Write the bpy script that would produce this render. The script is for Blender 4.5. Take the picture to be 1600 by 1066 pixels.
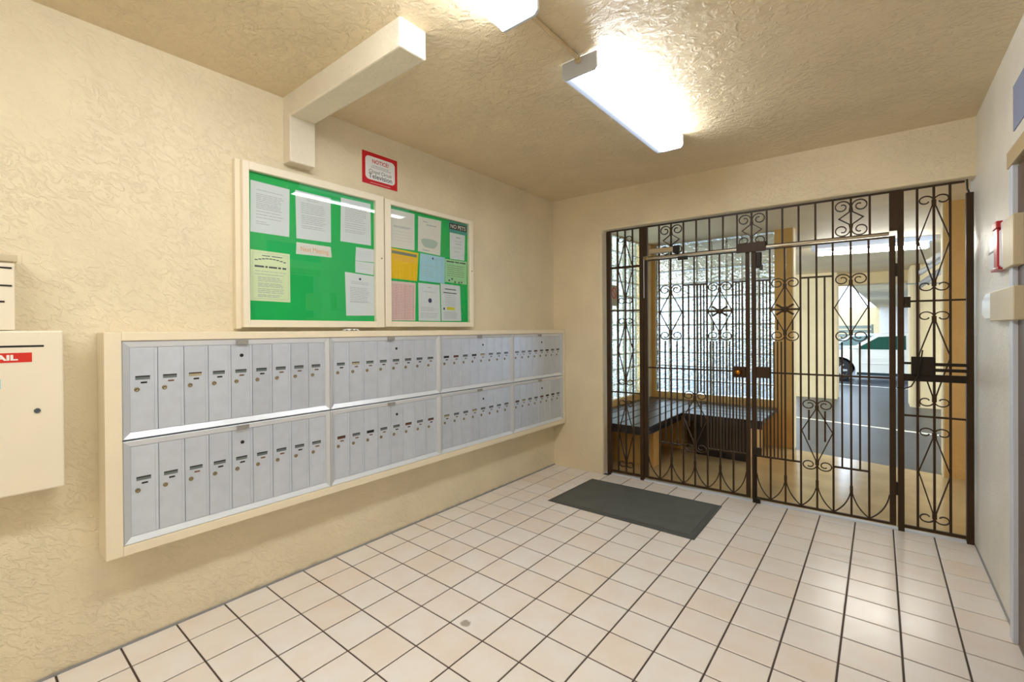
import bpy, math, random
from mathutils import Matrix, Vector
random.seed(7)
for o in list(bpy.data.objects): bpy.data.objects.remove(o)
SC = bpy.context.scene
COL = SC.collection

# ------------------------------------------------------------------ camera
F_PX, YAW, PIT, ROL = 714.004, 0.68775, -0.00459, -0.00675
CAM = Vector((2.52856, -1.25971, 1.34556))
PCX, PCY = 786.4993, 519.2508
fw = Vector((-math.sin(YAW)*math.cos(PIT), math.cos(YAW)*math.cos(PIT), math.sin(PIT)))
r0 = Vector((math.cos(YAW), math.sin(YAW), 0)); u0 = r0.cross(fw)
rr = r0*math.cos(ROL)+u0*math.sin(ROL); uu = -r0*math.sin(ROL)+u0*math.cos(ROL)
cd = bpy.data.cameras.new('camera'); cam = bpy.data.objects.new('camera', cd); COL.objects.link(cam)
cd.sensor_width = 36; cd.lens = F_PX/1600*36; cd.clip_start = 0.02; cd.clip_end = 200
cd.shift_x = (800-PCX)/1600; cd.shift_y = (PCY-533)/1600
m = Matrix(((rr.x, uu.x, -fw.x, CAM.x), (rr.y, uu.y, -fw.y, CAM.y), (rr.z, uu.z, -fw.z, CAM.z), (0, 0, 0, 1)))
cam.matrix_world = m
SC.camera = cam

# ------------------------------------------------------------------ world, exposure
w = bpy.data.worlds.new('sky'); SC.world = w; w.use_nodes = True
bg = w.node_tree.nodes['Background']
bg.inputs[0].default_value = (0.66, 0.82, 1.0, 1); bg.inputs[1].default_value = 5.0
vs = SC.view_settings
vs.view_transform = 'Standard'; vs.look = 'None'; vs.gamma = 1; vs.exposure = 0.05; vs.use_curve_mapping = False
P_LAMP = 23.0        # emission strength of the room's fluorescent lenses
P_GARAGE = 60.0      # emission strength of the garage tubes

# ------------------------------------------------------------------ geometry constants
XL = 0.0243; XR = 2.9874; ZC = 2.62; YB = -3.3
G0 = 2.6284; GS = 0.04266
GA = math.atan(GS); GCO, GSI = math.cos(GA), math.sin(GA)
def T(u, v, z): return (u*GCO - v*GSI, G0 + u*GSI + v*GCO, z)
T_ = 0.2

# ------------------------------------------------------------------ materials
def srgb(*c):
    if len(c) == 1:
        h = c[0]; c = (h >> 16 & 255, h >> 8 & 255, h & 255)
    f = lambda x: (x/255/12.92) if x/255 <= 0.04045 else ((x/255+0.055)/1.055)**2.4
    return tuple(f(x) for x in c)+(1,)
class NT:
    def __init__(s, name):
        s.m = bpy.data.materials.new(name); s.m.use_nodes = True
        s.t = s.m.node_tree; s.b = s.t.nodes['Principled BSDF']; s.o = s.t.nodes['Material Output']
    def n(s, kind, **kw):
        x = s.t.nodes.new(kind)
        for k, v in kw.items():
            if k.startswith('i_'):
                k = k[2:]; k = int(k) if k.isdigit() else k.replace('_', ' ')
                x.inputs[k].default_value = v
            else: setattr(x, k, v)
        return x
    def l(s, a, b): s.t.links.new(a, b)
def simple(name, col, rough=.5, metal=0., spec=.5, var=0.0, vscale=8., bump=0., bscale=60., rnd=0.0):
    q = NT(name); b = q.b
    b.inputs['Base Color'].default_value = col; b.inputs['Roughness'].default_value = rough
    b.inputs['Metallic'].default_value = metal; b.inputs['Specular IOR Level'].default_value = spec
    src = None
    if var or bump:
        g = q.n('ShaderNodeNewGeometry')
    if var:
        nz = q.n('ShaderNodeTexNoise', i_Scale=vscale, i_Detail=4.0); q.l(g.outputs['Position'], nz.inputs['Vector'])
        mr = q.n('ShaderNodeMapRange', i_3=1-var, i_4=1+var*.6); q.l(nz.outputs['Fac'], mr.inputs[0])
        mr.inputs[1].default_value = .3; mr.inputs[2].default_value = .7
        hs = q.n('ShaderNodeHueSaturation'); hs.inputs['Color'].default_value = col; q.l(mr.outputs[0], hs.inputs['Value'])
        src = hs.outputs[0]
    if rnd:
        oi = q.n('ShaderNodeObjectInfo'); mr2 = q.n('ShaderNodeMapRange', i_3=1-rnd, i_4=1+rnd*.5); q.l(oi.outputs['Random'], mr2.inputs[0])
        h2 = q.n('ShaderNodeHueSaturation'); h2.inputs['Color'].default_value = col
        if src: q.l(src, h2.inputs['Color'])
        q.l(mr2.outputs[0], h2.inputs['Value']); src = h2.outputs[0]
    if src: q.l(src, b.inputs['Base Color'])
    if bump:
        n2 = q.n('ShaderNodeTexNoise', i_Scale=bscale, i_Detail=3.0); q.l(g.outputs['Position'], n2.inputs['Vector'])
        bp = q.n('ShaderNodeBump', i_Strength=bump, i_Distance=.003); q.l(n2.outputs['Fac'], bp.inputs['Height']); q.l(bp.outputs[0], b.inputs['Normal'])
    return q.m
def emit(name, col, st):
    q = NT(name); q.t.nodes.remove(q.b)
    e = q.n('ShaderNodeEmission', i_Strength=st); e.inputs[0].default_value = col
    q.l(e.outputs[0], q.o.inputs[0]); return q.m
def stucco(name, col, strength=.6, scale=1.0, rough=.45, dist=.012, thr=(.47, .56), patchy=.35, dirt=False, stretch=(1, 1, 1), rot=(0, 0, 0)):
    q = NT(name); b = q.b
    g = q.n('ShaderNodeNewGeometry')
    m0 = q.n('ShaderNodeMapping'); m0.inputs['Rotation'].default_value = rot; q.l(g.outputs['Position'], m0.inputs['Vector'])
    mp = q.n('ShaderNodeMapping'); mp.inputs['Scale'].default_value = stretch; q.l(m0.outputs[0], mp.inputs['Vector'])
    P = mp.outputs[0]
    a = q.n('ShaderNodeTexNoise', i_Scale=11*scale, i_Detail=5.0, i_Roughness=.6, i_Distortion=.7); q.l(P, a.inputs['Vector'])
    r = q.n('ShaderNodeMapRange', interpolation_type='SMOOTHSTEP'); r.inputs[1].default_value = thr[0]; r.inputs[2].default_value = thr[1]
    q.l(a.outputs['Fac'], r.inputs[0])
    c = q.n('ShaderNodeTexNoise', i_Scale=38*scale, i_Detail=3.0, i_Roughness=.6, i_Distortion=.8); q.l(P, c.inputs['Vector'])
    d = q.n('ShaderNodeTexNoise', i_Scale=2.2, i_Detail=2.0); q.l(g.outputs['Position'], d.inputs['Vector'])
    dr = q.n('ShaderNodeMapRange', interpolation_type='SMOOTHSTEP', i_3=patchy, i_4=1.0); dr.inputs[1].default_value = .38; dr.inputs[2].default_value = .62
    q.l(d.outputs['Fac'], dr.inputs[0])
    m1 = q.n('ShaderNodeMath', operation='MULTIPLY'); q.l(r.outputs[0], m1.inputs[0]); q.l(dr.outputs[0], m1.inputs[1])
    m2 = q.n('ShaderNodeMath', operation='MULTIPLY', i_1=.55); q.l(c.outputs['Fac'], m2.inputs[0])
    m3 = q.n('ShaderNodeMath', operation='ADD'); q.l(m1.outputs[0], m3.inputs[0]); q.l(m2.outputs[0], m3.inputs[1])
    bp = q.n('ShaderNodeBump', i_Strength=strength, i_Distance=dist); q.l(m3.outputs[0], bp.inputs['Height'])
    q.l(bp.outputs[0], b.inputs['Normal'])
    nz = q.n('ShaderNodeTexNoise', i_Scale=3.0, i_Detail=5.0); q.l(g.outputs['Position'], nz.inputs['Vector'])
    mr = q.n('ShaderNodeMapRange', i_3=.94, i_4=1.05); mr.inputs[1].default_value = .3; mr.inputs[2].default_value = .7
    q.l(nz.outputs['Fac'], mr.inputs[0])
    hs = q.n('ShaderNodeHueSaturation'); hs.inputs['Color'].default_value = col; q.l(mr.outputs[0], hs.inputs['Value'])
    out = hs.outputs[0]
    if dirt:    # grime along the floor line
        sp = q.n('ShaderNodeSeparateXYZ'); q.l(g.outputs['Position'], sp.inputs[0])
        nd = q.n('ShaderNodeTexNoise', i_Scale=14.0, i_Detail=5.0); q.l(g.outputs['Position'], nd.inputs['Vector'])
        ma = q.n('ShaderNodeMath', operation='MULTIPLY_ADD', i_1=-.05, i_2=.035); q.l(nd.outputs['Fac'], ma.inputs[0])
        md = q.n('ShaderNodeMath', operation='ADD'); q.l(sp.outputs['Z'], md.inputs[0]); q.l(ma.outputs[0], md.inputs[1])
        rg = q.n('ShaderNodeMapRange', interpolation_type='SMOOTHSTEP', i_3=.65, i_4=0.0); rg.inputs[1].default_value = .0; rg.inputs[2].default_value = .035
        q.l(md.outputs[0], rg.inputs[0])
        mx = q.n('ShaderNodeMix', data_type='RGBA'); q.l(rg.outputs[0], mx.inputs[0]); q.l(out, mx.inputs[6]); mx.inputs[7].default_value = srgb(105, 92, 70)
        out = mx.outputs[2]
    q.l(out, b.inputs['Base Color'])
    b.inputs['Roughness'].default_value = rough
    b.inputs['Specular IOR Level'].default_value = .4
    return q.m

WALLC = srgb(234, 221, 190)
M = {}
M['wall'] = stucco('cream_stucco', WALLC, .46, 2.4, .46, .0085, thr=(.46, .57), patchy=.3, dirt=True, stretch=(1, .7, 1.35), rot=(math.radians(38), 0, 0))
M['wall_r'] = stucco('cream_stucco_fine', srgb(238, 232, 218), .5, 3.0, .36, .006, patchy=.7)
M['wall_g'] = stucco('cream_stucco_soft', srgb(234, 219, 186), .42, 2.2, .5, .0085, thr=(.49, .55))
M['ceil'] = stucco('plaster_ceiling', srgb(234, 216, 180), .6, 2.4, .40, .009, thr=(.44, .62), patchy=.5, stretch=(.75, 1, 1))
M['beam'] = stucco('painted_beam', srgb(236, 228, 208), .25, 1.5, .45)
M['outwall'] = stucco('tan_painted_wall', srgb(222, 176, 102), .3, 1.4, .6)
M['outcream'] = stucco('pale_painted_concrete', srgb(234, 210, 160), .3, 1.4, .6)
M['outceil'] = simple('garage_ceiling_paint', srgb(232, 212, 172), .6, var=.08, vscale=2, bump=.3, bscale=25)
M['conc'] = simple('polished_concrete', srgb(208, 182, 136), .15, spec=.6, var=.14, vscale=3.5, bump=.08, bscale=8)
M['asph'] = simple('asphalt', srgb(66, 69, 76), .38, spec=.5, var=.22, vscale=1.6, bump=.3, bscale=40)
M['line'] = simple('white_road_paint', srgb(235, 232, 222), .5)
M['grout'] = simple('dark_grout', srgb(84, 70, 62), .75, var=.25, vscale=5)
M['iron'] = simple('brown_enamelled_iron', srgb(56, 36, 10), .5, spec=.35, var=.15, vscale=12)
M['iron_dk'] = simple('dark_brown_iron', srgb(32, 22, 8), .5, spec=.35)
M['header'] = simple('brown_metal_lamp_sheen', srgb(178, 164, 140), .28, metal=.6)  # lamp reflection on the brown header bar, put into this paler colour
M['brass'] = simple('brass', srgb(214, 140, 40), .22, metal=1.0)
M['alu'] = simple('brushed_aluminium', srgb(207, 215, 227), .34, metal=.25, var=.05, vscale=20, bump=.02, bscale=200, rnd=.05)
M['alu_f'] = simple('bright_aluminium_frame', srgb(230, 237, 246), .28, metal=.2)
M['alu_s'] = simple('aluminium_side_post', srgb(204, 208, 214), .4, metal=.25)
M['dark'] = simple('dark_slot', srgb(26, 24, 22), .5)
M['glassy'] = simple('slot_window_grey', srgb(112, 122, 122), .2)
M['slot_r'] = simple('slot_card_brown', srgb(104, 62, 48), .5)
M['slot_c'] = simple('slot_card_cream', srgb(176, 166, 132), .5)
M['tag'] = simple('number_tag_brown', srgb(112, 84, 66), .5)
M['lockm'] = simple('aged_lock_metal', srgb(140, 128, 102), .35, metal=.6)
M['plate'] = simple('grey_label_plate', srgb(150, 148, 142), .5, var=.2, vscale=90)
M['wood'] = simple('cream_painted_wood', srgb(240, 228, 200), .42, var=.03, vscale=6)
M['wood2'] = simple('pale_cream_frame', srgb(240, 230, 208), .4)
M['green'] = simple('green_felt', srgb(0, 184, 92), .8, var=.06, vscale=4)
M['paper'] = simple('white_paper', srgb(222, 228, 234), .7)
M['paper2'] = simple('offwhite_paper', srgb(228, 226, 220), .7)
M['pap_yg'] = simple('pale_green_yellow_paper', srgb(224, 238, 196), .7)
M['pap_y'] = simple('yellow_paper', srgb(244, 200, 28), .7)
M['pap_b'] = simple('light_blue_paper', srgb(166, 214, 234), .7)
M['pap_g'] = simple('mint_paper', srgb(168, 220, 168), .7)
M['pap_p'] = simple('pink_ruled_paper', srgb(232, 208, 206), .7)
M['pap_t'] = simple('teal_card', srgb(60, 158, 150), .6)
M['black'] = simple('black_vinyl', srgb(22, 22, 24), .4)
M['ink'] = simple('grey_ink', srgb(176, 181, 188), .8)
M['ink_d'] = simple('dark_ink', srgb(84, 92, 98), .8)
M['ink_o'] = simple('orange_ink', srgb(236, 168, 112), .8)
M['ink_r'] = simple('pink_ink', srgb(214, 156, 156), .8)
M['ink_b'] = simple('navy_ink', srgb(60, 66, 112), .8)
M['hl'] = simple('yellow_marker', srgb(222, 216, 60), .8)
M['wash'] = simple('grey_green_drawing', srgb(176, 196, 188), .8)
M['ink_w'] = simple('white_ink', srgb(240, 238, 232), .7)
M['red'] = simple('red_enamel', srgb(204, 12, 30), .3)
M['redpl'] = simple('red_plastic', srgb(176, 20, 34), .3)
M['white'] = simple('white_plastic', srgb(235, 238, 240), .3)
M['label_r'] = simple('red_label', srgb(214, 44, 26), .5)
M['dropbox'] = simple('cream_enamelled_steel', srgb(240, 230, 206), .35, var=.02, vscale=5)
M['tanbox'] = simple('tan_plastic', srgb(206, 192, 160), .45)
M['rubber'] = simple('charcoal_rubber_mat', srgb(92, 95, 91), .7, var=.12, vscale=9, bump=.5, bscale=220)
M['rubber_e'] = simple('rubber_mat_edge', srgb(78, 81, 77), .6)
M['fixt'] = simple('white_fixture_steel', srgb(206, 212, 224), .4)
M['conduit'] = simple('cream_painted_conduit', srgb(206, 184, 146), .4)
M['bench'] = simple('dark_varnished_plank', srgb(40, 31, 32), .32, spec=.5, var=.2, vscale=10)
M['bluesign'] = simple('blue_grey_sign', srgb(136, 146, 176), .5)
M['dframe'] = simple('tan_metal_door_frame', srgb(176, 154, 112), .35)
M['ddoor'] = simple('dark_brown_door', srgb(86, 58, 34), .35)
M['caulk'] = simple('grey_caulk', srgb(150, 150, 150), .6)
M['mortar'] = simple('pale_mortar', srgb(214, 206, 168), .7)
M['carp'] = simple('white_car_paint', srgb(236, 232, 222), .18, spec=.6)
M['carp2'] = simple('silver_car_paint', srgb(206, 214, 224), .2, spec=.6)
M['carg'] = simple('green_tinted_car_glass', srgb(30, 78, 66), .06, spec=.8)
M['tyre'] = simple('tyre_rubber', srgb(28, 28, 28), .7)
M['rim'] = simple('alloy_wheel', srgb(200, 202, 204), .3, metal=.6)
M['sill'] = simple('dark_teal_sill', srgb(20, 50, 54), .4)
M['pipe_g'] = simple('grey_pipe', srgb(150, 148, 142), .4)
M['pipe_b'] = simple('brown_pipe', srgb(112, 84, 56), .5)
M['lav'] = simple('grey_rendered_wall', srgb(236, 230, 222), .6, var=.05)
M['fence'] = simple('grey_green_fence', srgb(128, 136, 124), .6)
LAMPC = (.945, .967, 1.0, 1)
M['lens'] = emit('lit_fluorescent_lens', LAMPC, P_LAMP)
M['lens_dim'] = emit('lens_over_dead_tube', (.80, .88, 1.0, 1), P_LAMP*.05)
def lens_half():
    q = NT('lens_with_one_lit_tube'); q.t.nodes.remove(q.b)
    e = q.n('ShaderNodeEmission'); g = q.n('ShaderNodeNewGeometry'); sp = q.n('ShaderNodeSeparateXYZ'); q.l(g.outputs['Position'], sp.inputs[0])
    r = q.n('ShaderNodeMapRange', interpolation_type='SMOOTHERSTEP', i_3=0.0, i_4=1.0); r.inputs[1].default_value = 1.35; r.inputs[2].default_value = 1.50; q.l(sp.outputs['X'], r.inputs[0])
    pw_ = q.n('ShaderNodeMath', operation='POWER', i_1=2.6); q.l(r.outputs[0], pw_.inputs[0])
    st = q.n('ShaderNodeMath', operation='MULTIPLY_ADD', i_1=P_LAMP*1.25, i_2=.72); q.l(pw_.outputs[0], st.inputs[0]); q.l(st.outputs[0], e.inputs[1])
    mx = q.n('ShaderNodeMix', data_type='RGBA'); q.l(r.outputs[0], mx.inputs[0]); mx.inputs[6].default_value = (.70, .80, 1, 1); mx.inputs[7].default_value = LAMPC; q.l(mx.outputs[2], e.inputs[0])
    q.l(e.outputs[0], q.o.inputs[0]); return q.m
M['lens_half'] = lens_half()
M['tube'] = emit('garage_tube', (1.0, .97, .88, 1), P_GARAGE)
def tile_mat():
    q = NT('cream_ceramic_tile'); b = q.b
    g = q.n('ShaderNodeNewGeometry')
    n1 = q.n('ShaderNodeTexNoise', i_Scale=7.0, i_Detail=3.0, i_Distortion=.0); q.l(g.outputs['Position'], n1.inputs['Vector'])
    vo = q.n('ShaderNodeTexWhiteNoise', noise_dimensions='2D')
    sc = q.n('ShaderNodeVectorMath', operation='SCALE'); sc.inputs['Scale'].default_value = 1/T_; q.l(g.outputs['Position'], sc.inputs[0])
    fl = q.n('ShaderNodeVectorMath', operation='FLOOR'); q.l(sc.outputs[0], fl.inputs[0]); q.l(fl.outputs[0], vo.inputs[0])
    nr = q.n('ShaderNodeMapRange'); nr.inputs[1].default_value = .3; nr.inputs[2].default_value = .7; q.l(n1.outputs['Fac'], nr.inputs[0])
    a = q.n('ShaderNodeMath', operation='MULTIPLY', i_1=.5); q.l(nr.outputs[0], a.inputs[0])
    p2 = q.n('ShaderNodeMath', operation='POWER', i_1=2.0); q.l(vo.outputs['Value'], p2.inputs[0])
    s = q.n('ShaderNodeMath', operation='MULTIPLY_ADD', i_1=.5); q.l(p2.outputs[0], s.inputs[0]); q.l(a.outputs[0], s.inputs[2])
    cr = q.n('ShaderNodeMix', data_type='RGBA'); q.l(s.outputs[0], cr.inputs[0]); cr.inputs[6].default_value = srgb(241, 237, 233); cr.inputs[7].default_value = srgb(237, 221, 206)
    # scuff left on the tiles near the middle of the room
    vd = q.n('ShaderNodeVectorMath', operation='DISTANCE'); q.l(g.outputs['Position'], vd.inputs[0]); vd.inputs[1].default_value = (STAIN[0], STAIN[1], 0)
    nd = q.n('ShaderNodeTexNoise', i_Scale=45.0, i_Detail=3.0); q.l(g.outputs['Position'], nd.inputs['Vector'])
    m_ = q.n('ShaderNodeMath', operation='MULTIPLY_ADD', i_1=.016); q.l(nd.outputs['Fac'], m_.inputs[0]); q.l(vd.outputs['Value'], m_.inputs[2])
    r = q.n('ShaderNodeMapRange', interpolation_type='SMOOTHSTEP', i_3=.7, i_4=0.0); r.inputs[1].default_value = .026; r.inputs[2].default_value = .036; q.l(m_.outputs[0], r.inputs[0])
    mx = q.n('ShaderNodeMix', data_type='RGBA'); q.l(r.outputs[0], mx.inputs[0]); q.l(cr.outputs[2], mx.inputs[6]); mx.inputs[7].default_value = srgb(140, 130, 105)
    q.l(mx.outputs[2], b.inputs['Base Color'])
    b.inputs['Roughness'].default_value = .2
    n2 = q.n('ShaderNodeTexNoise', i_Scale=7.0, i_Detail=2.0); q.l(g.outputs['Position'], n2.inputs['Vector'])
    rr_ = q.n('ShaderNodeMapRange', i_3=.16, i_4=.28); q.l(n2.outputs['Fac'], rr_.inputs[0]); q.l(rr_.outputs[0], b.inputs['Roughness'])
    return q.m
STAIN = (1.061, 0.238)
def block_glass():
    q = NT('glass_block_glass'); b = q.b
    g = q.n('ShaderNodeNewGeometry')
    n = q.n('ShaderNodeTexNoise', i_Scale=17.0, i_Detail=2.5, i_Distortion=1.2); q.l(g.outputs['Position'], n.inputs['Vector'])
    bp = q.n('ShaderNodeBump', i_Strength=.9, i_Distance=.02); q.l(n.outputs['Fac'], bp.inputs['Height'])
    b.inputs['Base Color'].default_value = (.84, .93, .95, 1); b.inputs['Roughness'].default_value = .12
    b.inputs['Transmission Weight'].default_value = 1.0; b.inputs['IOR'].default_value = 1.3
    q.l(bp.outputs[0], b.inputs['Normal'])
    return q.m
def pane_glass():
    q = NT('cabinet_glass'); q.t.nodes.remove(q.b)
    tr = q.n('ShaderNodeBsdfTransparent'); tr.inputs[0].default_value = (.97, .98, .97, 1)
    gl = q.n('ShaderNodeBsdfGlossy', i_Roughness=.02)
    g = q.n('ShaderNodeNewGeometry'); dt = q.n('ShaderNodeVectorMath', operation='DOT_PRODUCT')
    q.l(g.outputs['Normal'], dt.inputs[0]); q.l(g.outputs['Incoming'], dt.inputs[1])
    ab = q.n('ShaderNodeMath', operation='ABSOLUTE'); q.l(dt.outputs['Value'], ab.inputs[0])
    om = q.n('ShaderNodeMath', operation='SUBTRACT', i_0=1.0); q.l(ab.outputs[0], om.inputs[1])
    pw_ = q.n('ShaderNodeMath', operation='POWER', i_1=5.0); q.l(om.outputs[0], pw_.inputs[0])
    fr = q.n('ShaderNodeMath', operation='MULTIPLY_ADD', i_1=.95, i_2=.032); q.l(pw_.outputs[0], fr.inputs[0])
    mx = q.n('ShaderNodeMixShader'); q.l(fr.outputs[0], mx.inputs[0]); q.l(tr.outputs[0], mx.inputs[1]); q.l(gl.outputs[0], mx.inputs[2])
    q.l(mx.outputs[0], q.o.inputs[0]); return q.m
M['tile'] = tile_mat(); M['block'] = block_glass(); M['pane'] = pane_glass()

# ------------------------------------------------------------------ mesh helpers
class MB:
    def __init__(s): s.v = []; s.f = []; s.mi = []; s.sm = False
    def add(s, vs, fs, mi=0):
        k = len(s.v); s.v += [tuple(p) for p in vs]; s.f += [tuple(i+k for i in f) for f in fs]; s.mi += [mi]*len(fs); return s
    def box(s, x0, x1, y0, y1, z0, z1, mi=0):
        vs = [(x0, y0, z0), (x1, y0, z0), (x1, y1, z0), (x0, y1, z0), (x0, y0, z1), (x1, y0, z1), (x1, y1, z1), (x0, y1, z1)]
        return s.add(vs, [(3, 2, 1, 0), (4, 5, 6, 7), (0, 1, 5, 4), (1, 2, 6, 5), (2, 3, 7, 6), (3, 0, 4, 7)], mi)
    def cbox(s, x0, x1, y0, y1, z0, z1, c, mi=0):
        """box with all edges chamfered by c"""
        vs = []; 
        idx = {}
        for ix, x in enumerate((x0, x1)):
            for iy, y in enumerate((y0, y1)):
                for iz, z in enumerate((z0, z1)):
                    sx, sy, sz = (c if ix == 0 else -c), (c if iy == 0 else -c), (c if iz == 0 else -c)
                    idx[ix, iy, iz, 0] = len(vs); vs.append((x, y+sy, z+sz))
                    idx[ix, iy, iz, 1] = len(vs); vs.append((x+sx, y, z+sz))
                    idx[ix, iy, iz, 2] = len(vs); vs.append((x+sx, y+sy, z))
        I = lambda a, b, c_, k: idx[a, b, c_, k]
        fs = []
        fs.append((I(0,0,0,0), I(0,0,1,0), I(0,1,1,0), I(0,1,0,0))); fs.append((I(1,0,0,0), I(1,1,0,0), I(1,1,1,0), I(1,0,1,0)))
        fs.append((I(0,0,0,1), I(1,0,0,1), I(1,0,1,1), I(0,0,1,1))); fs.append((I(0,1,0,1), I(0,1,1,1), I(1,1,1,1), I(1,1,0,1)))
        fs.append((I(0,0,0,2), I(0,1,0,2), I(1,1,0,2), I(1,0,0,2))); fs.append((I(0,0,1,2), I(1,0,1,2), I(1,1,1,2), I(0,1,1,2)))
        for a in (0, 1):
            for b in (0, 1):
                q = (I(a,b,0,0), I(a,b,0,1), I(a,b,1,1), I(a,b,1,0)); fs.append(q if a == b else q[::-1])
                q = (I(0,a,b,1), I(0,a,b,2), I(1,a,b,2), I(1,a,b,1)); fs.append(q if a == b else q[::-1])
                q = (I(a,0,b,2), I(a,0,b,0), I(a,1,b,0), I(a,1,b,2)); fs.append(q if a == b else q[::-1])
                for c_ in (0, 1):
                    t = (I(a,b,c_,0), I(a,b,c_,1), I(a,b,c_,2)); fs.append(t if (a+b+c_) % 2 else t[::-1])
        return s.add(vs, fs, mi)
    def prism(s, pts, axis, a0, a1, mi=0):
        """extrude closed 2D polygon along axis; pts in the other two axes (cyclic order)"""
        n = len(pts)
        def mk(p, a):
            return {0: (a, p[0], p[1]), 1: (p[0], a, p[1]), 2: (p[0], p[1], a)}[axis]
        vs = [mk(p, a0) for p in pts]+[mk(p, a1) for p in pts]
        fs = [tuple(range(n))[::-1], tuple(range(n, 2*n))]+[(i, (i+1) % n, n+(i+1) % n, n+i) for i in range(n)]
        return s.add(vs, fs, mi)
    def cyl(s, p0, p1, r, n=12, r1=None, mi=0):
        p0, p1 = Vector(p0), Vector(p1); d = (p1-p0).normalized(); r1 = r if r1 is None else r1
        a = d.cross(Vector((0, 0, 1)) if abs(d.z) < .9 else Vector((1, 0, 0))).normalized(); b = d.cross(a)
        vs = []
        for P, R_ in ((p0, r), (p1, r1)):
            for i in range(n):
                t = 2*math.pi*i/n; vs.append(P+a*R_*math.cos(t)+b*R_*math.sin(t))
        fs = [(i, (i+1) % n, n+(i+1) % n, n+i) for i in range(n)]+[tuple(range(n))[::-1], tuple(range(n, 2*n))]
        return s.add(vs, fs, mi)
    def lathe(s, c, ax, prof, n=16, mi=0):
        c = Vector(c); d = Vector(ax).normalized(); a = d.cross(Vector((0, 0, 1)) if abs(d.z) < .9 else Vector((1, 0, 0))).normalized(); b = d.cross(a)
        vs = []
        for (h, R_) in prof:
            for i in range(n):
                t = 2*math.pi*i/n; vs.append(c+d*h+a*R_*math.cos(t)+b*R_*math.sin(t))
        k = len(prof)
        fs = [(j*n+i, j*n+(i+1) % n, (j+1)*n+(i+1) % n, (j+1)*n+i) for j in range(k-1) for i in range(n)]
        fs += [tuple(range(n))[::-1], tuple(range((k-1)*n, k*n))]
        return s.add(vs, fs, mi)
    def ribbon(s, pts, w_, d0, d1, mi=0):
        """flat bar swept along 2D polyline pts=(u,z); width w_ in plane, depth d0..d1 along v"""
        n = len(pts); L = []; R_ = []
        for i in range(n):
            a = Vector(pts[max(0, i-1)]); b = Vector(pts[i]); c = Vector(pts[min(n-1, i+1)])
            t1 = (b-a).normalized() if i > 0 else (c-b).normalized(); t2 = (c-b).normalized() if i < n-1 else t1
            t = t1+t2
            t = t1 if t.length < 1e-6 else t.normalized()
            nn = Vector((-t.y, t.x)); k = 1/max(.45, nn.dot(Vector((-t1.y, t1.x))))
            L.append(b+nn*w_/2*k); R_.append(b-nn*w_/2*k)
        vs = []
        for i in range(n): vs += [(L[i].x, d0, L[i].y), (R_[i].x, d0, R_[i].y), (R_[i].x, d1, R_[i].y), (L[i].x, d1, L[i].y)]
        fs = [(0, 1, 2, 3), (4*n-1, 4*n-2, 4*n-3, 4*n-4)]
        for i in range(n-1):
            for j in range(4):
                fs.append((4*i+j, 4*i+4+j, 4*i+4+(j+1) % 4, 4*i+(j+1) % 4))
        return s.add(vs, fs, mi)
    def tube(s, pts, r, n=8, mi=0):
        P = [Vector(p) for p in pts]; rings = []; a = None
        for i, p in enumerate(P):
            d = (P[min(i+1, len(P)-1)]-P[max(i-1, 0)]).normalized()
            if a is None: a = d.cross(Vector((0, 0, 1)) if abs(d.z) < .9 else Vector((1, 0, 0))).normalized()
            a = (a-d*a.dot(d)).normalized(); b = d.cross(a)
            rings += [p+a*r*math.cos(2*math.pi*j/n)+b*r*math.sin(2*math.pi*j/n) for j in range(n)]
        k = len(P)
        fs = [(j*n+i, j*n+(i+1) % n, (j+1)*n+(i+1) % n, (j+1)*n+i) for j in range(k-1) for i in range(n)]+[tuple(range(n))[::-1], tuple(range((k-1)*n, k*n))]
        return s.add(rings, fs, mi)
    def mesh(s, name, mats, org=(0, 0, 0), smooth=False):
        me = bpy.data.meshes.new(name)
        me.from_pydata([(v[0]-org[0], v[1]-org[1], v[2]-org[2]) for v in s.v], [], s.f)
        for mm in (mats if isinstance(mats, (list, tuple)) else [mats]): me.materials.append(M[mm])
        if len(me.materials) > 1: me.polygons.foreach_set('material_index', s.mi)
        if smooth: me.polygons.foreach_set('use_smooth', [True]*len(me.polygons))
        me.update()
        import bmesh
        b = bmesh.new(); b.from_mesh(me); bmesh.ops.recalc_face_normals(b, faces=b.faces); b.to_mesh(me); b.free()
        return me
    def build(s, name, mats, parent=None, org=(0, 0, 0), smooth=False, bevel=0):
        o = bpy.data.objects.new(name, s.mesh(name, mats, org, smooth)); COL.objects.link(o)
        if parent: o.parent = parent
        else: o.location = org
        if bevel:
            md = o.modifiers.new('bevel', 'BEVEL'); md.width = bevel; md.segments = 2; md.limit_method = 'ANGLE'
        return o
def tag(o, label, cat, group=None):
    o['label'] = label; o['category'] = cat
    if group: o['group'] = group
    return o
def thing(name, label, cat, loc=(0, 0, 0), rz=0, group=None):
    o = bpy.data.objects.new(name, None); COL.objects.link(o); o.location = loc; o.rotation_euler = (0, 0, rz); o.empty_display_size = .05
    return tag(o, label, cat, group)
def struct(o): o['kind'] = 'structure'; return o
def inst(me, name, parent, loc=(0, 0, 0)):
    o = bpy.data.objects.new(name, me); COL.objects.link(o); o.parent = parent; o.location = loc; return o
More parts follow.
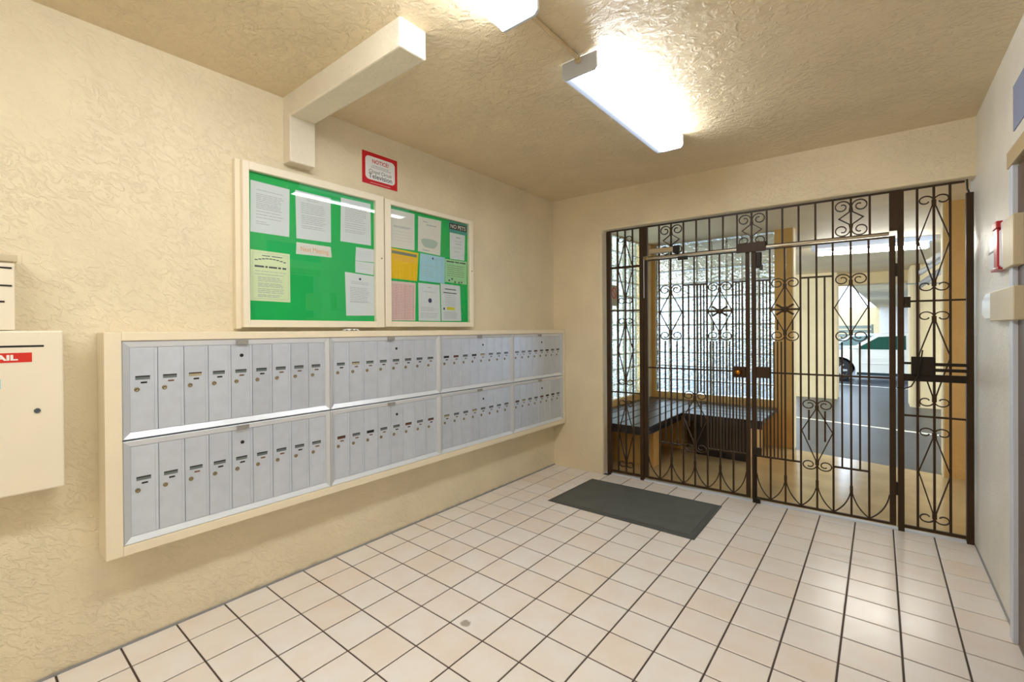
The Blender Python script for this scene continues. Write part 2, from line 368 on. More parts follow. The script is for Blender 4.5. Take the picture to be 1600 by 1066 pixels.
def text_mb(body, size, fit_w=None, align='LEFT', bold=0.0, space=1.0):
    """returns list of (verts2d, faces) for built-in font text"""
    c = bpy.data.curves.new('t', 'FONT'); c.body = body; c.size = size; c.align_x = align; c.extrude = 0; c.offset = bold; c.space_character = space
    c.resolution_u = 3
    o = bpy.data.objects.new('t', c); COL.objects.link(o)
    dg = bpy.context.evaluated_depsgraph_get(); me = bpy.data.meshes.new_from_object(o.evaluated_get(dg))
    vs = [(v.co.x, v.co.y) for v in me.vertices]; fs = [tuple(p.vertices) for p in me.polygons]
    bpy.data.objects.remove(o); bpy.data.curves.remove(c); bpy.data.meshes.remove(me)
    if fit_w and vs:
        x0 = min(v[0] for v in vs); x1 = max(v[0] for v in vs); k = fit_w/(x1-x0)
        c0 = {'LEFT': x0, 'CENTER': (x0+x1)/2, 'RIGHT': x1}[align]
        vs = [((v[0]-c0)*k, v[1]) for v in vs]
    return vs, fs
def wall_text(mb, body, size, x, y, z, rot=0, mi=0, **kw):
    """text lying on plane x=const of the left wall, reading along +y"""
    vs, fs = text_mb(body, size, **kw); cr, sr = math.cos(rot), math.sin(rot)
    mb.add([(x, y+a*cr-b*sr, z+a*sr+b*cr) for a, b in vs], fs, mi)

# ------------------------------------------------------------------ room shell
o = MB().box(-.15, XL, YB-.1, 2.9, -.05, ZC+.05).build('wall_left', 'wall'); struct(o)
o = MB().box(XR, XR+.15, YB-.1, 2.95, -.05, ZC+.05).build('wall_right', 'wall_r'); struct(o)
o = MB().box(-.15, XR+.15, YB-.12, YB, -.05, ZC+.05).build('wall_back', 'wall_g'); struct(o)
o = MB().box(-.15, XR+.15, YB-.1, 2.95, ZC, ZC+.1).build('ceiling', 'ceil'); struct(o)
mb = MB()
V0, V1 = -.05, .10
def gbox(mb, u0_, u1_, v0, v1, z0, z1, mi=0):
    k = len(mb.v); mb.box(u0_, u1_, v0, v1, z0, z1, mi)
    for i in range(k, len(mb.v)): mb.v[i] = T(*mb.v[i])
prof = []
UO = .545; ZO = 2.262; US = XL/GCO-.02; UE = XR/GCO+.03
# L shaped front wall: outline polygon in (u,z), extruded through the wall
poly = [(US, -.03), (UO, -.03), (UO, ZO), (UE, ZO), (UE, ZC+.03), (US, ZC+.03)]
mb.prism([(p[0], p[1]) for p in poly], 1, V0, V1)
mb.v = [T(*p) for p in mb.v]
o = mb.build('wall_front', 'wall_g', bevel=.018); struct(o)
# ceiling beam and its stub on the wall
o = MB().box(XL-.01, 1.035, -.088, .052, 2.500, ZC+.02).build('trim_1', 'beam', bevel=.008); struct(o)
o = MB().box(XL-.01, XL+.078, -.090, .054, 2.258, 2.52).build('trim_2', 'beam', bevel=.006); struct(o)
o = MB().box(XL, XL+.008, YB, 2.58, 0, .009).build('baseboard_left', 'caulk'); struct(o)
o = MB().box(XR-.007, XR, YB, 2.7, 0, .008).build('baseboard_right', 'caulk'); struct(o)

# floor: grout bed with tiles as parts
fl = MB().box(-.1, XR+.1, YB-.1, 2.76, -.06, -.002).build('floor', 'grout'); struct(fl)
tiles = []
GW = .0075/2
def ylim(x): return G0+GS*x+(.0 if x > .56 else -.05)
for a in range(0, 15):
    for b in range(int(YB/T_)-1, 14):
        x0, x1 = max(a*T_+GW, XL+.006), min((a+1)*T_-GW, XR-.006)
        y0, y1 = max(b*T_+GW, YB+.003), (b+1)*T_-GW
        ya, yb_ = min(y1, ylim(x0)), min(y1, ylim(x1))
        if a == 2 and b >= 12: ya = yb_ = min(y1, ylim(x0))
        if x1-x0 < .02 or min(ya, yb_)-y0 < .012: continue
        c = Vector(((x0+x1)/2, (y0+min(ya, yb_))/2, 0)); d = c-CAM; zc = d.dot(fw)
        sz = -1
        if zc > .05:
            px = PCX+F_PX*d.dot(rr)/zc; py = PCY-F_PX*d.dot(uu)/zc
            if -60 < px < 1660 and py < 1120: sz = 1/zc
        tiles.append((sz, a, b, x0, x1, y0, ya, yb_))
tiles.sort(reverse=True)
def tile_mb(mb, x0, x1, y0, ya, yb_, dz=0, ox=0, oy=0):
    c = .0022; h = .0015
    lo = [(x0, y0), (x1, y0), (x1, yb_), (x0, ya)]; hi = [(x0+c, y0+c), (x1-c, y0+c), (x1-c, yb_-c), (x0+c, ya-c)]
    vs = [(x-ox, y-oy, -.004) for x, y in lo]+[(x-ox, y-oy, h-.0012+dz) for x, y in lo]+[(x-ox, y-oy, h+dz) for x, y in hi]
    fs = [(8, 9, 10, 11)]+[(i, (i+1) % 4, 4+(i+1) % 4, 4+i) for i in range(4)]+[(4+i, 4+(i+1) % 4, 8+(i+1) % 4, 8+i) for i in range(4)]+[(3, 2, 1, 0)]
    mb.add(vs, fs)
cache = {}
rest = MB(); cnt = 0
for (sz, a, b, x0, x1, y0, ya, yb_) in tiles:
    if sz > 0 and cnt < 300:
        cx_, cy_ = (x0+x1)/2, (y0+ya)/2
        key = tuple(round(q, 4) for q in (x1-x0, ya-y0, yb_-y0))
        if key not in cache:
            tm = MB(); tile_mb(tm, x0, x1, y0, ya, yb_, 0, cx_, cy_); cache[key] = tm.mesh('tile', 'tile')
        inst(cache[key], 'tile', fl, (cx_, cy_, random.uniform(0, .0005))); cnt += 1
    else: tile_mb(rest, x0, x1, y0, ya, yb_)
if rest.v:
    o = rest.build('tile_remainder', 'tile', fl); o['kind'] = 'stuff'

# ------------------------------------------------------------------ outside: vestibule shell
gx0, gx1, gz0, gz1 = .232, 1.612, .520, 2.450
mb = MB()
mb.box(.0, gx0, 4.72, 4.86, -.05, 2.47).box(gx1, 1.79, 4.72, 4.86, -.05, 2.47).box(gx0, gx1, 4.72, 4.86, -.05, gz0)
o = mb.build('wall_rear_vestibule', ['outwall']); struct(o)
sy0, sy1 = 2.965, 4.52
mb = MB()
mb.box(.0, .15, 2.80, sy0, -.05, 2.47).box(.0, .15, sy1, 4.72, -.05, 2.47).box(.0, .15, sy0, sy1, -.05, gz0)
o = mb.build('wall_side_vestibule', ['outwall']); struct(o)
o = MB().box(1.79, 1.80, 4.70, 4.875, -.05, 2.47).build('trim_3', 'outcream', bevel=.004); struct(o)
o = MB().box(.15, .185, 4.60, 4.72, 0, 2.46).build('trim_4', 'outcream', bevel=.006); struct(o)
mb = MB().box(2.985, 3.45, 4.40, 4.56, -.05, 2.47)
o = mb.build('pillar_right_vestibule', 'outwall', bevel=.01); struct(o)
o = MB().box(2.972, 2.985, 4.41, 4.57, -.05, 2.47).build('trim_5', 'outcream', bevel=.004); struct(o)
o = MB().box(3.32, 3.45, 2.80, 4.40, -.05, 2.47).build('wall_east_vestibule', 'outwall'); struct(o)
# vestibule concrete floor
mb = MB().prism([(.0, G0+.005), (3.4, G0+.145), (3.4, 4.42), (2.98, 4.475), (1.79, 4.70), (1.79, 4.87), (.0, 4.87)], 2, -.06, 0)
o = mb.build('floor_vestibule', 'conc'); struct(o)
mb = MB(); gbox(mb, .545, 2.985, -.012, .03, -.001, .012)
o = mb.build('trim_6', 'fixt', bevel=.003); struct(o)
# ceilings
mb = MB().box(.0, 3.45, 2.77, 4.87, 2.465, 2.6).box(-3.5, 9, 4.87, 10.6, 2.465, 2.6)
o = mb.build('ceiling_garage', 'outceil'); struct(o)
o = MB().box(-3.5, 9, 10.6, 10.95, 2.235, 2.6).build('beam_garage', 'outcream', bevel=.01); struct(o)
mb = MB().prism([(1.86, 11), (9, 11), (9, 31), (2.42, 31)], 2, 2.47, 2.75)
o = mb.build('ceiling_far_bay', 'outceil'); struct(o)
# asphalt (falls slightly away from the building)
def gz(y): return -.014*(y-4.6)-.004
mb = MB()
def slab(mb, pts, dz=0, th=.1):
    n = len(pts); vs = [(x, y, gz(y)+dz) for x, y in pts]+[(x, y, gz(y)+dz-th) for x, y in pts]
    mb.add(vs, [tuple(range(n)), tuple(range(n, 2*n))[::-1]]+[(i, n+i, n+(i+1) % n, (i+1) % n) for i in range(n)])
slab(mb, [(-14, 4.87), (1.79, 4.87), (1.79, 4.705), (2.98, 4.48), (3.4, 4.425), (3.46, 4.3), (16, 4.3), (16, 46), (-14, 46)])
o = mb.build('ground_asphalt', 'asph'); struct(o)
mb = MB(); slab(mb, [(-.2, 7.43), (-.2, 7.52), (4.6, 6.48), (4.6, 6.39)], .003, .004)
o = mb.build('parking_line', 'line'); tag(o, 'white painted line on the asphalt nearer the gate', 'line')
mb = MB(); slab(mb, [(-.2, 14.07), (-.2, 14.19), (5.5, 12.63), (5.5, 12.51)], .003, .004)
o = mb.build('parking_line', 'line'); tag(o, 'white painted line on the asphalt beside the white car', 'line')
o = MB().box(1.17, 1.885, 10.03, 10.59, -.12, 2.465).build('column_garage', 'outcream', bevel=.012); struct(o)
o = MB().box(2.955, 4.3, 9.62, 10.3, -.12, 2.465).build('column_far_garage', 'outcream', bevel=.05); struct(o)
# far buildings
o = MB().box(-8, 2.55, 31, 31.4, -.6, 2.47).build('wall_far_tan', 'outcream'); struct(o)
o = MB().box(2.55, 12, 31, 31.4, -.6, 2.9).build('wall_far_white', 'lav'); struct(o)
mb = MB()
f_ = thing('slatted_fence', 'low grey green slatted fence far behind the parked cars', 'fence', (0, 26, 0))
for i in range(9): MB().box(-6, 2.3, -.02, .02, -.3+i*.2, -.3+i*.2+.15).build('slat', 'fence', f_)
for x in (-6, -3.2, -.4, 2.3): MB().box(x-.04, x+.04, .02, .08, -.45, 1.5).build('post', 'fence', f_)

# glass block windows : each block a part
def block_mesh(w_, h_, along_x):
    mbk = MB(); d = .075; c = .008
    if along_x: mbk.cbox(-w_/2, w_/2, -d/2, d/2, -h_/2, h_/2, c)
    else: mbk.cbox(-d/2, d/2, -w_/2, w_/2, -h_/2, h_/2, c)
    return mbk.mesh('glass_block', 'block')
nx, nz = 8, 11
pw, ph = (gx1-gx0)/nx, (gz1-gz0)/nz
W1 = bpy.data.objects.new('window_1', None); COL.objects.link(W1); struct(W1); W1['label'] = 'glass block window at the rear of the vestibule'
bm1 = block_mesh(pw-.008, ph-.008, True)
for i in range(nx):
    for j in range(nz): inst(bm1, 'glass_block', W1, (gx0+(i+.5)*pw, 4.775, gz0+(j+.5)*ph))
mb = MB()
for i in range(nx+1): mb.box(gx0+i*pw-.004, gx0+i*pw+.004, 4.742, 4.808, gz0, gz1)
for j in range(nz+1): mb.box(gx0, gx1, 4.744, 4.806, gz0+j*ph-.0035, gz0+j*ph+.0035)
mb.build('mortar_grid', 'mortar', W1)
W2 = bpy.data.objects.new('window_2', None); COL.objects.link(W2); struct(W2); W2['label'] = 'glass block window in the left side wall of the vestibule'
pw2 = (sy1-sy0)/9
bm2 = block_mesh(pw2-.008, ph-.008, False)
for i in range(9):
    for j in range(nz): inst(bm2, 'glass_block', W2, (.095, sy0+(i+.5)*pw2, gz0+(j+.5)*ph))
mb = MB()
for i in range(10): mb.box(.062, .128, sy0+i*pw2-.004, sy0+i*pw2+.004, gz0, gz1)
for j in range(nz+1): mb.box(.064, .126, sy0, sy1, gz0+j*ph-.0035, gz0+j*ph+.0035)
mb.build('mortar_grid', 'mortar', W2)
t = thing('no_smoking_sign', 'small white and orange sticker with a red ring on side glass blocks', 'sign', (.1335, 3.70, 1.74))
MB().box(0, .002, -.07, .08, -.12, .12).build('sticker', 'slot_c', t)
mb = MB(); mb.ribbon([(.06*math.cos(a*math.pi/12), .03+.06*math.sin(a*math.pi/12)) for a in range(25)], .014, 0, .001)
mb.v = [(.0022+v[1], v[0], v[2]) for v in mb.v]; mb.build('red_ring', 'label_r', t)
MB().add([(.0035, -.05, .06), (.0035, -.04, .07), (.0035, .05, 0), (.0035, .04, -.01)], [(0, 1, 2, 3)]).build('red_slash', 'label_r', t)

# benches
t = thing('slatted_bench', 'dark slatted bench under the side glass block window, end towards the gate', 'bench', (.5, 3.7, 0))
for i in range(5):
    x = .17+i*.148; MB().cbox(x-.5, x+.136-.5, -.93, .99, .415, .45, .004).build('slat', 'bench', t)
MB().box(-.33, .40, -.945, -.93, .375, .452).build('end_board', 'bench', t)
MB().box(.385, .40, -.93, .0, .375, .414).build('fascia', 'bench', t)
for y in (-.62, .25): MB().box(-.33, .34, y, y+.14, 0, .414).build('support', 'outwall', t, bevel=.006)
t = thing('slatted_bench', 'dark slatted bench under the rear glass block window', 'bench', (1.2, 4.2, 0))
for i in range(5):
    y = 3.72+i*.19; MB().cbox(-.285, .46, y-4.2, y+.175-4.2, .415, .45, .004).build('slat', 'bench', t)
MB().box(-.285, .46, -.495, -.48, .37, .452).build('fascia', 'bench', t)
MB().box(-.2, .30, -.36, -.33, 0, .414).build('front_panel', 'bench', t)
MB().box(-.2, -.1, -.33, .45, 0, .414).build('support', 'outwall', t)
MB().box(.2, .3, -.33, .45, 0, .414).build('support', 'outwall', t)

# garage light, pipes
def batten(label, loc):
    t = thing('ceiling_light', label, 'light', loc, math.atan(.19))
    MB().box(-.62, .62, -.10, .10, .075, .137).build('housing', 'fixt', t)
    MB().box(-.56, .56, -.05, .05, .03, .075).build('tray', 'fixt', t)
    for y in (-.03, .03): MB().cyl((-.56, y, .022), (.56, y, .022), .026, 10).build('tube', 'tube', t, smooth=True)
    for x in (-.575, .56): MB().box(x, x+.015, -.055, .055, -.006, .075).build('end_cap', 'fixt', t)
batten('lit bare fluorescent batten under the garage ceiling, seen through the right gate', (2.44, 6.35, 2.33))
batten('unseen fluorescent batten added further right to brighten the garage', (5.6, 6.9, 2.33))  # out of view, added to lift the garage brightness
batten('unseen fluorescent batten added further left to brighten the garage', (-1.2, 8.0, 2.33))  # also added out of view as extra garage light
for i, (p0, p1, r_, mt_, lab) in enumerate([
    ((2.90, 9.605, 2.12), (3.6, 9.605, 2.10), .012, 'pipe_g', 'thin grey horizontal pipe across the far right column'),
    ((3.06, 9.55, -.05), (3.06, 9.55, 2.46), .028, 'pipe_b', 'brown vertical drain pipe on the far right column'),
    ((3.00, 8.3, 1.98), (3.55, 8.6, 2.46), .045, 'pipe_g', 'lowest slanting grey duct below the garage ceiling'),
    ((2.98, 7.6, 2.12), (3.4, 7.8, 2.46), .035, 'pipe_g', 'middle slanting grey duct below the garage ceiling'),
    ((3.02, 7.0, 2.20), (3.35, 7.1, 2.46), .035, 'pipe_g', 'highest slanting grey duct below the garage ceiling')]):
    o = MB().cyl(p0, p1, r_, 12).build('pipe', mt_, smooth=True); tag(o, lab, 'pipe')

# cars ---------------------------------------------------------------
def car(name, label, loc, paint, L=4.4):
    t = thing(name, label, 'car', loc)
    W = 1.7
    low = [(-.82, .28), (-.84, .50), (-.74, .66), (-.35, .76), (.22, .85), (3.3, .90), (3.52, .86), (3.56, .5), (3.5, .26)]
    def arch(cx, r=.37):
        return [(cx-r*math.cos(a), .31+r*math.sin(a)) for a in [math.radians(q) for q in range(0, 181, 15)]]
    bottom = [(3.5, .22)]+[(x, z) for x, z in arch(2.65)[::-1]]+[(.37, .20)]+[(x, z) for x, z in arch(0.0)[::-1]]+[(-.8, .22)]
    bottom = [(x, max(z, .18)) for x, z in bottom]
    side = low+bottom
    mbb = MB(); n = len(side)
    ys = [(0.02, .0), (0, .03), (0, W-.03)]
    vs = [(x, 0.0 if z < .7 else .03, z) for x, z in side]+[(x, W if z < .7 else W-.03, z) for x, z in side]
    mbb.add(vs, [tuple(range(n))[::-1], tuple(range(n, 2*n))]+[(i, (i+1) % n, n+(i+1) % n, n+i) for i in range(n)])
    mbb.build('body', paint, t)
    cab = [(.16, .85), (.80, 1.29), (1.15, 1.345), (2.2, 1.34), (2.85, 1.20), (3.25, .90)]
    n = len(cab); tin = lambda z: .03+.17*(z-.85)/.5
    mc = MB(); mc.add([(x, tin(z), z) for x, z in cab]+[(x, W-tin(z), z) for x, z in cab], [tuple(range(n))[::-1], tuple(range(n, 2*n))]+[(i, (i+1) % n, n+(i+1) % n, n+i) for i in range(n)])
    mc.build('cabin', paint, t)
    for nm, pts in (('front_window', [(.36, .90), (.86, 1.235), (1.42, 1.27), (1.42, .90)]), ('rear_window', [(1.52, .90), (1.52, 1.27), (2.2, 1.26), (2.72, 1.12), (2.9, .91)])):
        g_ = MB(); g_.add([(x, tin(z)-.006, z) for x, z in pts]+[(x, tin(z)+.01, z) for x, z in pts], [tuple(range(len(pts)))]+[(i, (i+1) % len(pts), len(pts)+(i+1) % len(pts), len(pts)+i) for i in range(len(pts))])
        g_.build(nm, 'carg', t)
    g_ = MB(); g_.add([(.18, .16, .86), (.18, W-.16, .86), (.78, W-.22, 1.275), (.78, .22, 1.275)], [(0, 1, 2, 3)]); g_.v = [(x-.012, y, z+.012) for x, y, z in g_.v]; g_.build('windscreen', 'carg', t)
    MB().box(.4, 2.25, -.006, .01, .20, .27).build('sill', 'sill', t)
    MB().box(.44, 2.5, -.012, .006, .50, .535).build('door_moulding', paint, t, bevel=.004)
    for x in (.47, 1.47): MB().box(x, x+.012, -.002, .01, .27, .87).build('door_gap', 'tyre', t)
    MB().box(1.22, 1.38, -.03, 0, .72, .75).build('door_handle', paint, t)
    MB().cbox(.30, .46, -.16, -.02, .90, 1.0, .02).build('wing_mirror', paint, t)
    for x in (0, 2.65):
        for y, s_ in ((.02, -1), (W-.22, 1)):
            wl = MB().lathe((x, y, .31), (0, 1, 0), [(0, .2), (.0, .29), (.02, .31), (.18, .31), (.2, .29)], 24).build('wheel', 'tyre', t, smooth=False)
            if s_ < 0:
                r_ = MB().lathe((x, y-.004, .31), (0, 1, 0), [(0, .05), (.012, .06), (.03, .19), (0, .2), (.01, .205)], 20)
                for k in range(6):
                    a = k*math.pi/3; r_.add([(x+.04*math.cos(a+1.5), y-.012, .31+.04*math.sin(a+1.5)), (x+.04*math.cos(a-1.5), y-.012, .31+.04*math.sin(a-1.5)), (x+.19*math.cos(a-.12), y-.01, .31+.19*math.sin(a-.12)), (x+.19*math.cos(a+.12), y-.01, .31+.19*math.sin(a+.12))], [(0, 1, 2, 3)])
                r_.build('rim', 'rim', wl)
    return t
car('car', 'white saloon car parked beyond the gate, side on', (1.66, 14.6, gz(14.6)), 'carp')
c2 = car('car', 'paler silver car parked behind the white one', (.9, 20.5, gz(20.5)), 'carp2')

# ------------------------------------------------------------------ iron gate
BW = .0125; HD = .006; PD = .017
bcache = {}
def vbar(parent, u, z0, z1, uo, w_=BW, name='bar'):
    key = (round(z1-z0, 4), w_)
    if key not in bcache:
        bcache[key] = MB().box(-w_/2, w_/2, -w_/2, w_/2, 0, z1-z0).mesh('bar', 'iron')
    return inst(bcache[key], name, parent, (u-uo, 0, z0))
def rail(parent, ua, ub, z, uo, h=.012, name='rail', mat='iron', d=.007):
    return MB().box(ua-uo, ub-uo, -d, d, z-h/2, z+h/2).build(name, mat, parent)
def rib(parent, pts, uo, name='scroll', w_=.007, d=.0055):
    mbr = MB(); mbr.ribbon([(p[0]-uo, p[1]) for p in pts], w_, -d, d); return mbr.build(name, 'iron', parent)
def spiral(cu, cz, ru, rz, a0, a1, n=22, k0=.28):
    return [(cu+ru*(k0+(1-k0)*((i/n)**.75))*math.cos(a0+(a1-a0)*i/n), cz+rz*(k0+(1-k0)*((i/n)**.75))*math.sin(a0+(a1-a0)*i/n)) for i in range(n+1)]
def motif(parent, uc, hw, ztc, zbc, rz, zext, uo, turn=1.35, k0=.28):
    """diamond with a scroll at each corner, either side of the centre bar"""
    for s_ in (-1, 1):
        ru = hw*.48; cu = uc+s_*(hw*.5)
        # right hand side: top spiral ends on the centre bar side heading down (angle pi)
        top = spiral(0, ztc, ru, rz, math.pi-turn*2*math.pi, math.pi, k0=k0)
        bot = [(x, -z) for x, z in spiral(0, 0, ru, rz, math.pi-turn*2*math.pi, math.pi, k0=k0)][::-1]
        pts = [(hw*.5+x, z) for x, z in top]+[(hw*.06, ztc-rz*.75), (hw*.95, zext), (hw*.06, zbc+rz*.75)]+[(hw*.5+x, zbc+z) for x, z in bot]
        rib(parent, [(uc+s_*x, z) for x, z in pts], uo)
    for z in (ztc-rz*.5, zbc+rz*.5): MB().box(uc-uo-.011, uc-uo+.011, -.009, .009, z-.018, z+.018).build('collar', 'iron', parent)
def arch(parent, up, ub, uo):
    P = [(up, .225), (up+(ub-up)*.12, .13), (up+(ub-up)*.55, .075), (ub, .042)]
    pts = []
    for i in range(11):
        t = i/10; a = (1-t)**3; b = 3*(1-t)**2*t; c = 3*(1-t)*t*t; d = t**3
        pts.append((a*P[0][0]+b*P[1][0]+c*P[2][0]+d*P[3][0], a*P[0][1]+b*P[1][1]+c*P[2][1]+d*P[3][1]))
    rib(parent, pts, uo, 'arch')

# fixed frame with transom and side panels
u_base = 1.77
FR = thing('iron_grille', 'fixed brown iron frame with scrolled transom and narrow side panels around the gates', 'grille', T(u_base, 0, 0), GA)
def post(parent, a, b, z0, z1, uo, name='post', d=PD): return MB().box(a-uo, b-uo, -d, d, z0, z1).build(name, 'iron', parent, bevel=.002)
post(FR, .572, .610, .0, 2.245, u_base); post(FR, .884, .9175, 0, 2.245, u_base)
post(FR, 2.627, 2.659, 0, 2.245, u_base); post(FR, 2.949, 2.983, 0, 2.175, u_base)
MB().tube([(2.967-u_base, 0, 2.17), (2.957-u_base, 0, 2.20), (2.955-u_base, 0, 2.26)], .005).build('top_rod', 'iron_dk', FR)
post(FR, .9175, .955, 1.99, 2.245, u_base, 'transom_post'); post(FR, 2.586, 2.627, 1.99, 2.245, u_base, 'transom_post')
rail(FR, .572, 2.945, 2.249, u_base, .012, 'top_rail')
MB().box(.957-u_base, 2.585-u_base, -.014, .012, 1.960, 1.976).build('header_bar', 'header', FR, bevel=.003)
MB().box(.957-u_base, 2.585-u_base, -.012, .012, 1.9765, 1.982).build('header_lip', 'iron', FR)
tb = [.955+.102*i for i in range(1, 16)]
for u in tb: vbar(FR, u, 1.979, 2.245, u_base)
for c in (tb[1], tb[7], tb[13]):
    hw = .102
    for s_ in (-1, 1):
        a1_ = math.pi; a0_ = a1_-1.3*2*math.pi
        top = spiral(0, 0, hw*.46, .044, a0_, a1_, k0=.25)
        pts = [(hw*.5+x, 2.190+z) for x, z in top]+[(hw*.10, 2.150), (hw*.66, 2.108), (hw*.10, 2.066)]
        pts += [(hw*.5+x, 2.026-z) for x, z in top][::-1]
        rib(FR, [(c+s_*x, z) for x, z in pts], u_base)
MB().box(1.668-u_base, 1.868-u_base, -.03, -.014, 1.935, 2.008).build('lock_plate', 'iron', FR, bevel=.002)
for (ua, ub, bars) in ((.610, .884, (.6757, .7493, .8184)), (2.659, 2.949, (2.7251, 2.8046, 2.8793))):
    for u in bars: vbar(FR, u, .03, 2.245, u_base)
    rail(FR, ua, ub, .036, u_base, .02, 'bottom_rail')
    rail(FR, ua, ub, 1.516, u_base); rail(FR, ua, ub, .769, u_base)
    hw = bars[1]-bars[0]
    for zt in (2.195, 1.452, .702):
        motif(FR, bars[1], hw, zt-.036, zt-.585, .032, zt-.295, u_base, turn=.92, k0=.45)
rail(FR, .610, .884, 1.911, u_base, .02)
# right panel hardware
MB().box(2.692-u_base, 2.800-u_base, -.045, -.014, 1.040, 1.156).build('lock_box', 'iron_dk', FR, bevel=.003)
MB().box(2.659-u_base, 2.949-u_base, -.022, -.008, .996, 1.042).build('lock_rail', 'iron_dk', FR)
for z in (1.072, 1.108): MB().box(2.800-u_base, 2.949-u_base, -.030, -.014, z-.010, z+.010).build('slide_bolt', 'iron_dk', FR)
MB().box(2.659-u_base, 2.692-u_base, -.026, -.014, 1.105, 1.120).build('slide_bolt', 'iron_dk', FR)
MB().tube([(2.745-u_base, -.05, 1.20), (2.735-u_base, -.055, 1.12), (2.72-u_base, -.055, 1.03), (2.69-u_base, -.055, .965), (2.655-u_base, -.045, .945), (2.62-u_base, -.045, .95)], .004).build('cable', 'iron_dk', FR)
MB().box(2.659-u_base, 2.690-u_base, -.03, .0, 1.475, 1.545).build('small_box', 'iron_dk', FR)

def leaf(label, bs, sL, sR, mirror, uo):
    t = thing('gate', label, 'gate', T(uo, 0, 0), GA)
    bl = [sL[1]]+bs+[sR[0]]                    # 9 positions, index 0..8
    I = (lambda i: 8-i) if mirror else (lambda i: i)
    B = lambda i: bl[I(i)]
    post(t, sL[0], sL[1], .03, 1.955, uo, 'stile', .014); post(t, sR[0], sR[1], .03, 1.955, uo, 'stile', .014)
    rail(t, bl[0], bl[8], .036, uo, .016, 'bottom_rail')
    rail(t, bl[0], bl[8], 1.949, uo, .010, 'top_rail')
    for i in range(1, 8): vbar(t, B(i), .03, 1.95, uo)
    pitch = .0968
    r_ = lambda i, j, z: rail(t, min(B(i), B(j)), max(B(i), B(j)), z, uo)
    r_(3, 5, 1.713); r_(7, 8, 1.713)
    r_(1, 3, .362); r_(5, 8, .362)
    r_(0, 7, 1.008)
    Q = lambda i, f: B(i)+(B(i+1)-B(i))*f
    # diamond and scroll panels: M1 about bar 2, M2 about bar 6, M3 about bar 4
    motif(t, B(2), pitch, 1.682, 1.290, .041, 1.488, uo)
    motif(t, B(6), pitch, 1.682, 1.290, .041, 1.488, uo)
    motif(t, B(4), pitch, .788, .354, .038, .597, uo)
    # eight point star
    for a in (0, 35, 145): 
        R_ = .088 if a == 0 else .068
        c, s_ = math.cos(math.radians(a)), math.sin(math.radians(a))
        mbr = MB(); mbr.ribbon([(B(6)-uo-R_*c, 1.486-R_*s_), (B(6)-uo+R_*c, 1.486+R_*s_)], .0145, -.006, .006); mbr.build('star_spoke', 'iron', t)
    MB().lathe((B(6)-uo, -.012, 1.486), (0, 1, 0), [(0, .014), (.004, .024), (.02, .024), (.024, .014)], 12).build('star_hub', 'iron', t)
    for i in (2, 1): vbar(t, Q(i, .5), .362, 1.246, uo, .011)
    for i in (5, 6): vbar(t, Q(i, .5), 1.33, 1.41, uo, .011)
    vbar(t, Q(3, .5), .828, 1.713, uo, .011); 
    for i in (3, 4): vbar(t, Q(i, .5), .53, .750, uo, .011)
    vbar(t, Q(4, .5), .828, 1.713, uo, .011)
    if not mirror:
        for f in (.25, .75): vbar(t, Q(4, f), .81, 1.713, uo, .0095)
        for f in (.25, .5, .75): vbar(t, Q(5, f), .362, 1.246, uo, .0095); vbar(t, Q(6, f), .362, 1.246, uo, .0095); vbar(t, Q(7, f), .362, 1.713, uo, .0095)
    else:
        for f in (.25, .5, .75): vbar(t, Q(6, f), .362, 1.246, uo, .0095); vbar(t, Q(7, f), .362, 1.713, uo, .0095)
        vbar(t, Q(5, .5), .362, 1.246, uo, .011)
    for k in range(0, 8, 2):
        arch(t, B(k), B(k+1), uo); arch(t, B(k+2), B(k+1), uo)
    for k in (2, 4, 6): MB().box(B(k)-uo-.009, B(k)-uo+.009, -.009, .009, .20, .245).build('collar', 'iron', t)
    return t
GL = leaf('left iron gate leaf with brass knob and door closer', [1.056, 1.154, 1.253, 1.346, 1.444, 1.540, 1.636], (.921, .955), (1.727, 1.757), False, .92)
GR = leaf('right iron gate leaf with blank lock box and floor bolt', [1.8927, 1.9892, 2.087, 2.1845, 2.28, 2.381, 2.478], (1.768, 1.801), (2.5845, 2.617), True, 2.617)
uo = .92
MB().box(1.634-uo, 1.727-uo, -.026, .02, .962, 1.046).build('lock_box', 'iron', GL, bevel=.003)
MB().lathe((1.682-uo, -.026, 1.006), (0, -1, 0), [(0, .02), (.006, .02), (.01, .010), (.02, .010), (.028, .019), (.042, .021), (.052, .014), (.055, .004)], 18).build('knob', 'brass', GL, smooth=True)
o = MB().box(.985-uo, 1.205-uo, -.062, -.014, 1.998, 2.040).build('door_closer', 'header', GL, bevel=.006)
MB().box(1.19-uo, 1.235-uo, -.066, -.010, 1.985, 2.045).build('closer_end', 'iron_dk', GL, bevel=.004)
MB().box(1.22-uo, 1.30-uo, -.03, -.014, 1.925, 1.955).build('closer_bracket', 'iron_dk', GL)
MB().box(.925-uo, .930-uo, -.022, -.016, 1.62, 1.96).build('closer_arm', 'fixt', GL)
uo = 2.617
MB().box(1.801-uo, 1.892-uo, -.026, .02, .966, 1.050).build('lock_box', 'iron', GR, bevel=.003)
MB().box(1.775-uo, 1.835-uo, -.03, -.014, .375, .43).build('bolt_bracket', 'iron_dk', GR)
MB().cyl((1.79-uo, -.024, .03), (1.79-uo, -.024, .39), .006, 8).build('floor_bolt', 'iron_dk', GR)
MB().box(1.775-uo, 1.825-uo, -.035, -.005, .006, .04).build('bolt_shoe', 'iron_dk', GR)
MB().box(1.80-uo, 1.842-uo, -.03, .0, 1.81, 1.93).build('latch', 'iron_dk', GR, bevel=.008)
MB().box(1.828-uo, 1.85-uo, -.03, -.01, 1.79, 1.83).build('latch_tongue', 'dark', GR)
